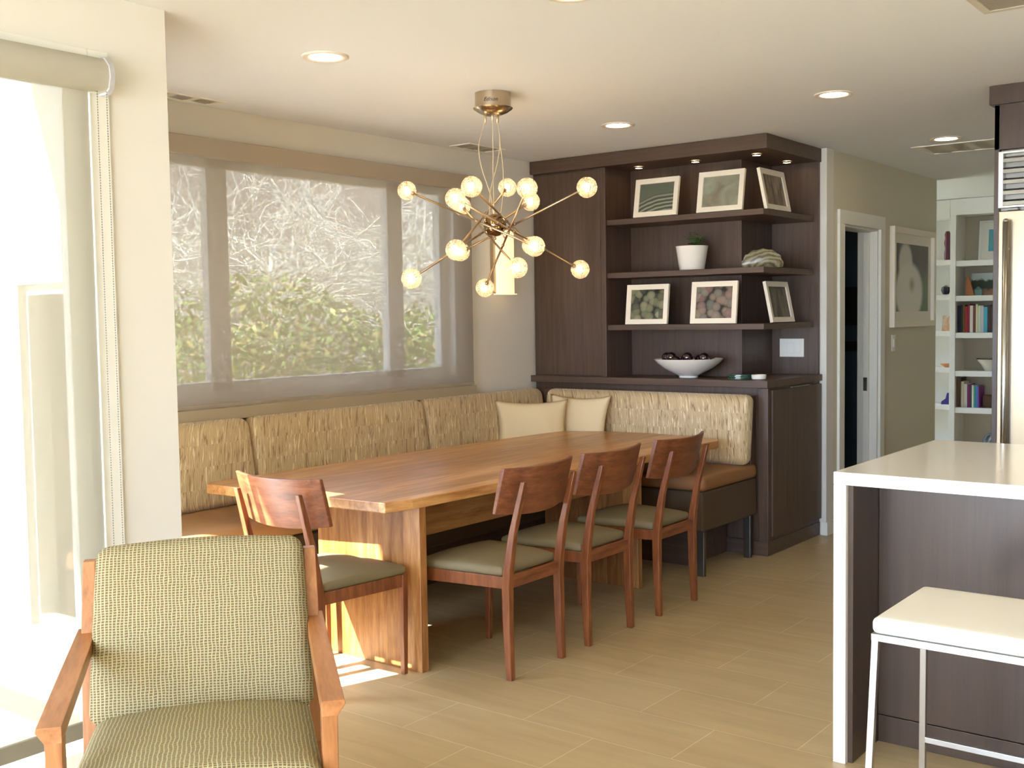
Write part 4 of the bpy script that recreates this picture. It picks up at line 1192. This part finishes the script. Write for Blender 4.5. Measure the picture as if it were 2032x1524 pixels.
def book(x, z, w, h, d, col, label, group, tilt=0, y=BY + .05):
    bm = BM(); box(bm, 0, w, 0, d, 0, h, 0)
    n0 = len(bm.faces)
    o = obj('book', bm, simple('book_cover', col, .5), loc=(x, y, z), rot=(0, tilt, 0), bevel=.002)
    bm = BM(); box(bm, .002, w - .002, .004, d + .0015, h - .001, h + .0006)
    obj('pages', bm, MATB, o)
    tag(o, label, 'book', group)
cols = [((40, 34, 60), 'dark indigo'), ((58, 62, 40), 'dark olive'), ((120, 96, 40), 'mustard'), ((176, 40, 44), 'red'), ((150, 48, 60), 'crimson'), ((230, 224, 206), 'white'),
        ((120, 60, 56), 'brown'), ((216, 210, 160), 'pale yellow'), ((206, 214, 190), 'pale green'), ((196, 190, 196), 'light grey'), ((72, 170, 190), 'turquoise'),
        ((64, 40, 30), 'dark brown'), ((70, 48, 36), 'chocolate'), ((50, 110, 140), 'blue'), ((190, 36, 44), 'bright red'), ((60, 60, 80), 'slate')]
x = BX + .062; rnd = random.Random(9)
for i, (cc, nm) in enumerate(cols):
    w_ = [.03, .018, .02, .026, .018, .03, .024, .022, .024, .028, .034, .03, .026, .03, .03, .03][i]; h_ = .285 - .03 * rnd.random() - (.03 if i == 10 else 0)
    book(x, 1.286, w_, h_, .2, cc, nm + ' spined upright book in the middle row of books', 'upright books on the bookcase middle shelf'); x += w_ + .0012
x = BX + .062
cols2 = [((120, 84, 60), 'brown', .02, .30), ((96, 74, 50), 'dark tan', .018, .3), ((226, 214, 190), 'cream', .028, .26), ((232, 226, 206), 'off-white', .03, .235), ((120, 28, 100), 'magenta', .026, .235),
         ((70, 70, 64), 'grey', .016, .225), ((230, 222, 196), 'ivory', .018, .225), ((60, 150, 130), 'green-teal', .018, .22), ((70, 120, 190), 'blue', .02, .222), ((150, 60, 150), 'purple', .01, .215)]
for cc, nm, w_, h_ in cols2:
    book(x, .531, w_, h_, .19, cc, nm + ' book in the lower short row of the white bookcase', 'upright books on the bookcase lower shelf'); x += w_ + .001
bm = BM(); box(bm, 0, .11, 0, .10, 0, .125)
tag(obj('wooden_box', bm, simple('brown_box', (96, 66, 42), .6), loc=(x + .02, BY + .1, .531), bevel=.004), 'small brown box right of the lower short row of books', 'box')
# framed blue print top shelf, landscape card, bowl, ornament
photo_frame('pale framed turquoise print on the top bookcase shelf', (BX + .42, BY + .2, 2.006), 0, .40, .40, .12, picture_mat('turquoise_print', 'cloud', [(60, 140, 170), (84, 168, 186), (104, 176, 170)]), border=.02, matw=.07, group=None, fw=WB, name='framed_print')
mt, nt, b = new_mat('landscape_print'); L = nt.links
tc = nt.nodes.new('ShaderNodeTexCoord'); sp = nt.nodes.new('ShaderNodeSeparateXYZ'); L.new(tc.outputs['Object'], sp.inputs[0])
n = nt.nodes.new('ShaderNodeTexNoise'); n.inputs['Scale'].default_value = 12; L.new(tc.outputs['Object'], n.inputs['Vector'])
zz = math_node(nt, 'ADD', math_node(nt, 'MULTIPLY', sp.outputs[2], 4.2), math_node(nt, 'MULTIPLY_ADD', n.outputs['Fac'], .5, -.25))
r = ramp(nt, [(0, (170, 130, 96)), (.22, (140, 110, 80)), (.3, (44, 46, 30)), (.62, (60, 70, 40)), (.7, (196, 206, 196)), (1, (206, 214, 206))]); r.color_ramp.interpolation = 'LINEAR'
L.new(zz, r.inputs['Fac']); L.new(r.outputs[0], b.inputs['Base Color'])
bm = BM(); box(bm, -.2, .2, -.006, 0, 0, .225)
tag(obj('landscape_picture', bm, mt, loc=(BX + .36, BY + .16, 1.656), rot=(-.1, 0, 0), bevel=.001), 'unframed landscape picture of dark trees on the second bookcase shelf', 'picture')
gh = thing('stone_ornament', 'small teal house-shaped ornament before the landscape picture', 'ornament', (BX + .255, BY + .08, 1.656))
bm = BM(); box(bm, -.035, .035, -.02, .02, 0, .055); obj('house_body', bm, simple('teal_stone', (120, 150, 140), .7), gh, bevel=.002)
bm = BM(); loft(bm, [[(-.04, y, .055), (.04, y, .055), (0, y, .09)] for y in (-.024, .024)]); obj('house_roof', bm, simple('teal_stone_dark', (90, 120, 112), .7), gh)
bm = BM()
loft(bm, [[(-.04 + .0 * k, -.02, 0), (.05, -.02, 0), (.05, .02, 0), (-.04, .02, 0)] if k == 0 else [(-.035, -.01, .19), (-.01, -.01, .19), (-.01, .01, .19), (-.035, .01, .19)] for k in (0, 1)])
tag(obj('wedge_ornament', bm, simple('orange_stone', (176, 110, 66), .6), loc=(BX + .17, BY + .08, 1.656), bevel=.004), 'orange brown upright wedge beside the teal house ornament', 'ornament')
bm = BM(); lathe(bm, [(0, 0), (.055, 0), (.06, .008), (.10, .07), (.135, .115), (.131, .117), (.095, .075), (0, .012)], 36)
bmat = [simple('bowl_cream', (220, 212, 196), .3)]
bo = thing('rimmed_bowl', 'cream bowl with a dark rim on the fourth bookcase shelf', 'bowl', (BX + .36, BY + .15, .901))
smooth_by_angle(obj('bowl_body', bm, bmat, bo), 50)
bm = BM(); lathe(bm, [(.131, .117), (.1365, .115), (.1365, .121), (.131, .121), (.131, .117)], 36); obj('rim', bm, BLACKP, bo, smooth=True)
bm = BM(); rnd = random.Random(2)
P = Vector((0, 0, .06))
for k in range(4):
    pts = [(.055 * math.cos(t * .7 + k * 1.6) * (1 + .3 * math.sin(t + k)), .04 * math.sin(t * .9 + k), .085 + .055 * math.sin(t * .8 + 2 * k)) for t in range(0, 9)]
    tube(bm, pts, .014, 8)
tag(obj('knot_sculpture', bm, simple('marbled_knot', (150, 160, 166), .35), loc=(BX + .355, BY + .14, .12 + .0), smooth=True), 'grey knotted sculpture at the bottom right of the bookcase', 'sculpture')
# left bay ornaments
def orn(name, prof, mat, x, z, label, cat, y=BY + .1):
    bm = BM(); lathe(bm, prof, 20); return tag(smooth_by_angle(obj(name, bm, mat, loc=(x, y, z)), 50), label, cat)
orn('figurine', [(0, 0), (.03, 0), (.032, .06), (.026, .12), (.034, .17), (.026, .22), (.03, .26), (.018, .29), (0, .295)], simple('purple_red_glaze', (96, 34, 54), .3), BX - .055, 2.021, 'tall dark red figurine on the top shelf of the left bookcase bay', 'figurine')
orn('yellow_vase', [(0, 0), (.015, 0), (.015, .15), (.01, .28), (0, .28)], simple('amber_glaze', (190, 120, 40), .3), BX - .012, 2.021, 'thin amber vase beside the dark red figurine', 'vase', BY + .14)
orn('black_globe', [(0, 0), (.03, .005), (.045, .04), (.04, .075), (0, .095)], simple('black_glaze', (30, 26, 44), .25), BX - .07, 1.671, 'round black ornament on the second shelf of the left bay', 'ornament')
orn('orange_dish', [(0, 0), (.03, 0), (.075, .03), (.08, .038), (.072, .036), (0, .01)], simple('orange_glaze', (214, 150, 90), .3), BX - .04, .931, 'shallow orange dish on the fourth shelf of the left bay', 'dish')
orn('blue_cup', [(0, 0), (.025, 0), (.03, .06), (.028, .06), (0, .01)], simple('blue_glaze', (60, 120, 170), .3), BX - .01, .101, 'small blue cup at the bottom of the left bay', 'cup')
bm = BM(); loft(bm, [[(-.05, y, 0), (.05, y, 0), (.045, y, .11), (.01, y, .12), (-.005, y, .06), (-.045, y, .03)] for y in (-.02, .02)])
tag(obj('indigo_figurine', bm, simple('indigo_glaze', (60, 50, 110), .35), loc=(BX - .055, BY + .1, .551), bevel=.004), 'small indigo animal figurine on the fifth shelf of the left bay', 'figurine')
bm = BM(); box(bm, -.06, .06, -.005, .005, 0, .16)
tag(obj('postcard', bm, picture_mat('postcard_print', 'cloud', [(214, 206, 196), (206, 150, 100), (230, 226, 220)]), loc=(BX - .05, BY + .12, 1.301), rot=(-.12, 0, 0)), 'pale leaning card on the third shelf of the left bay', 'card')
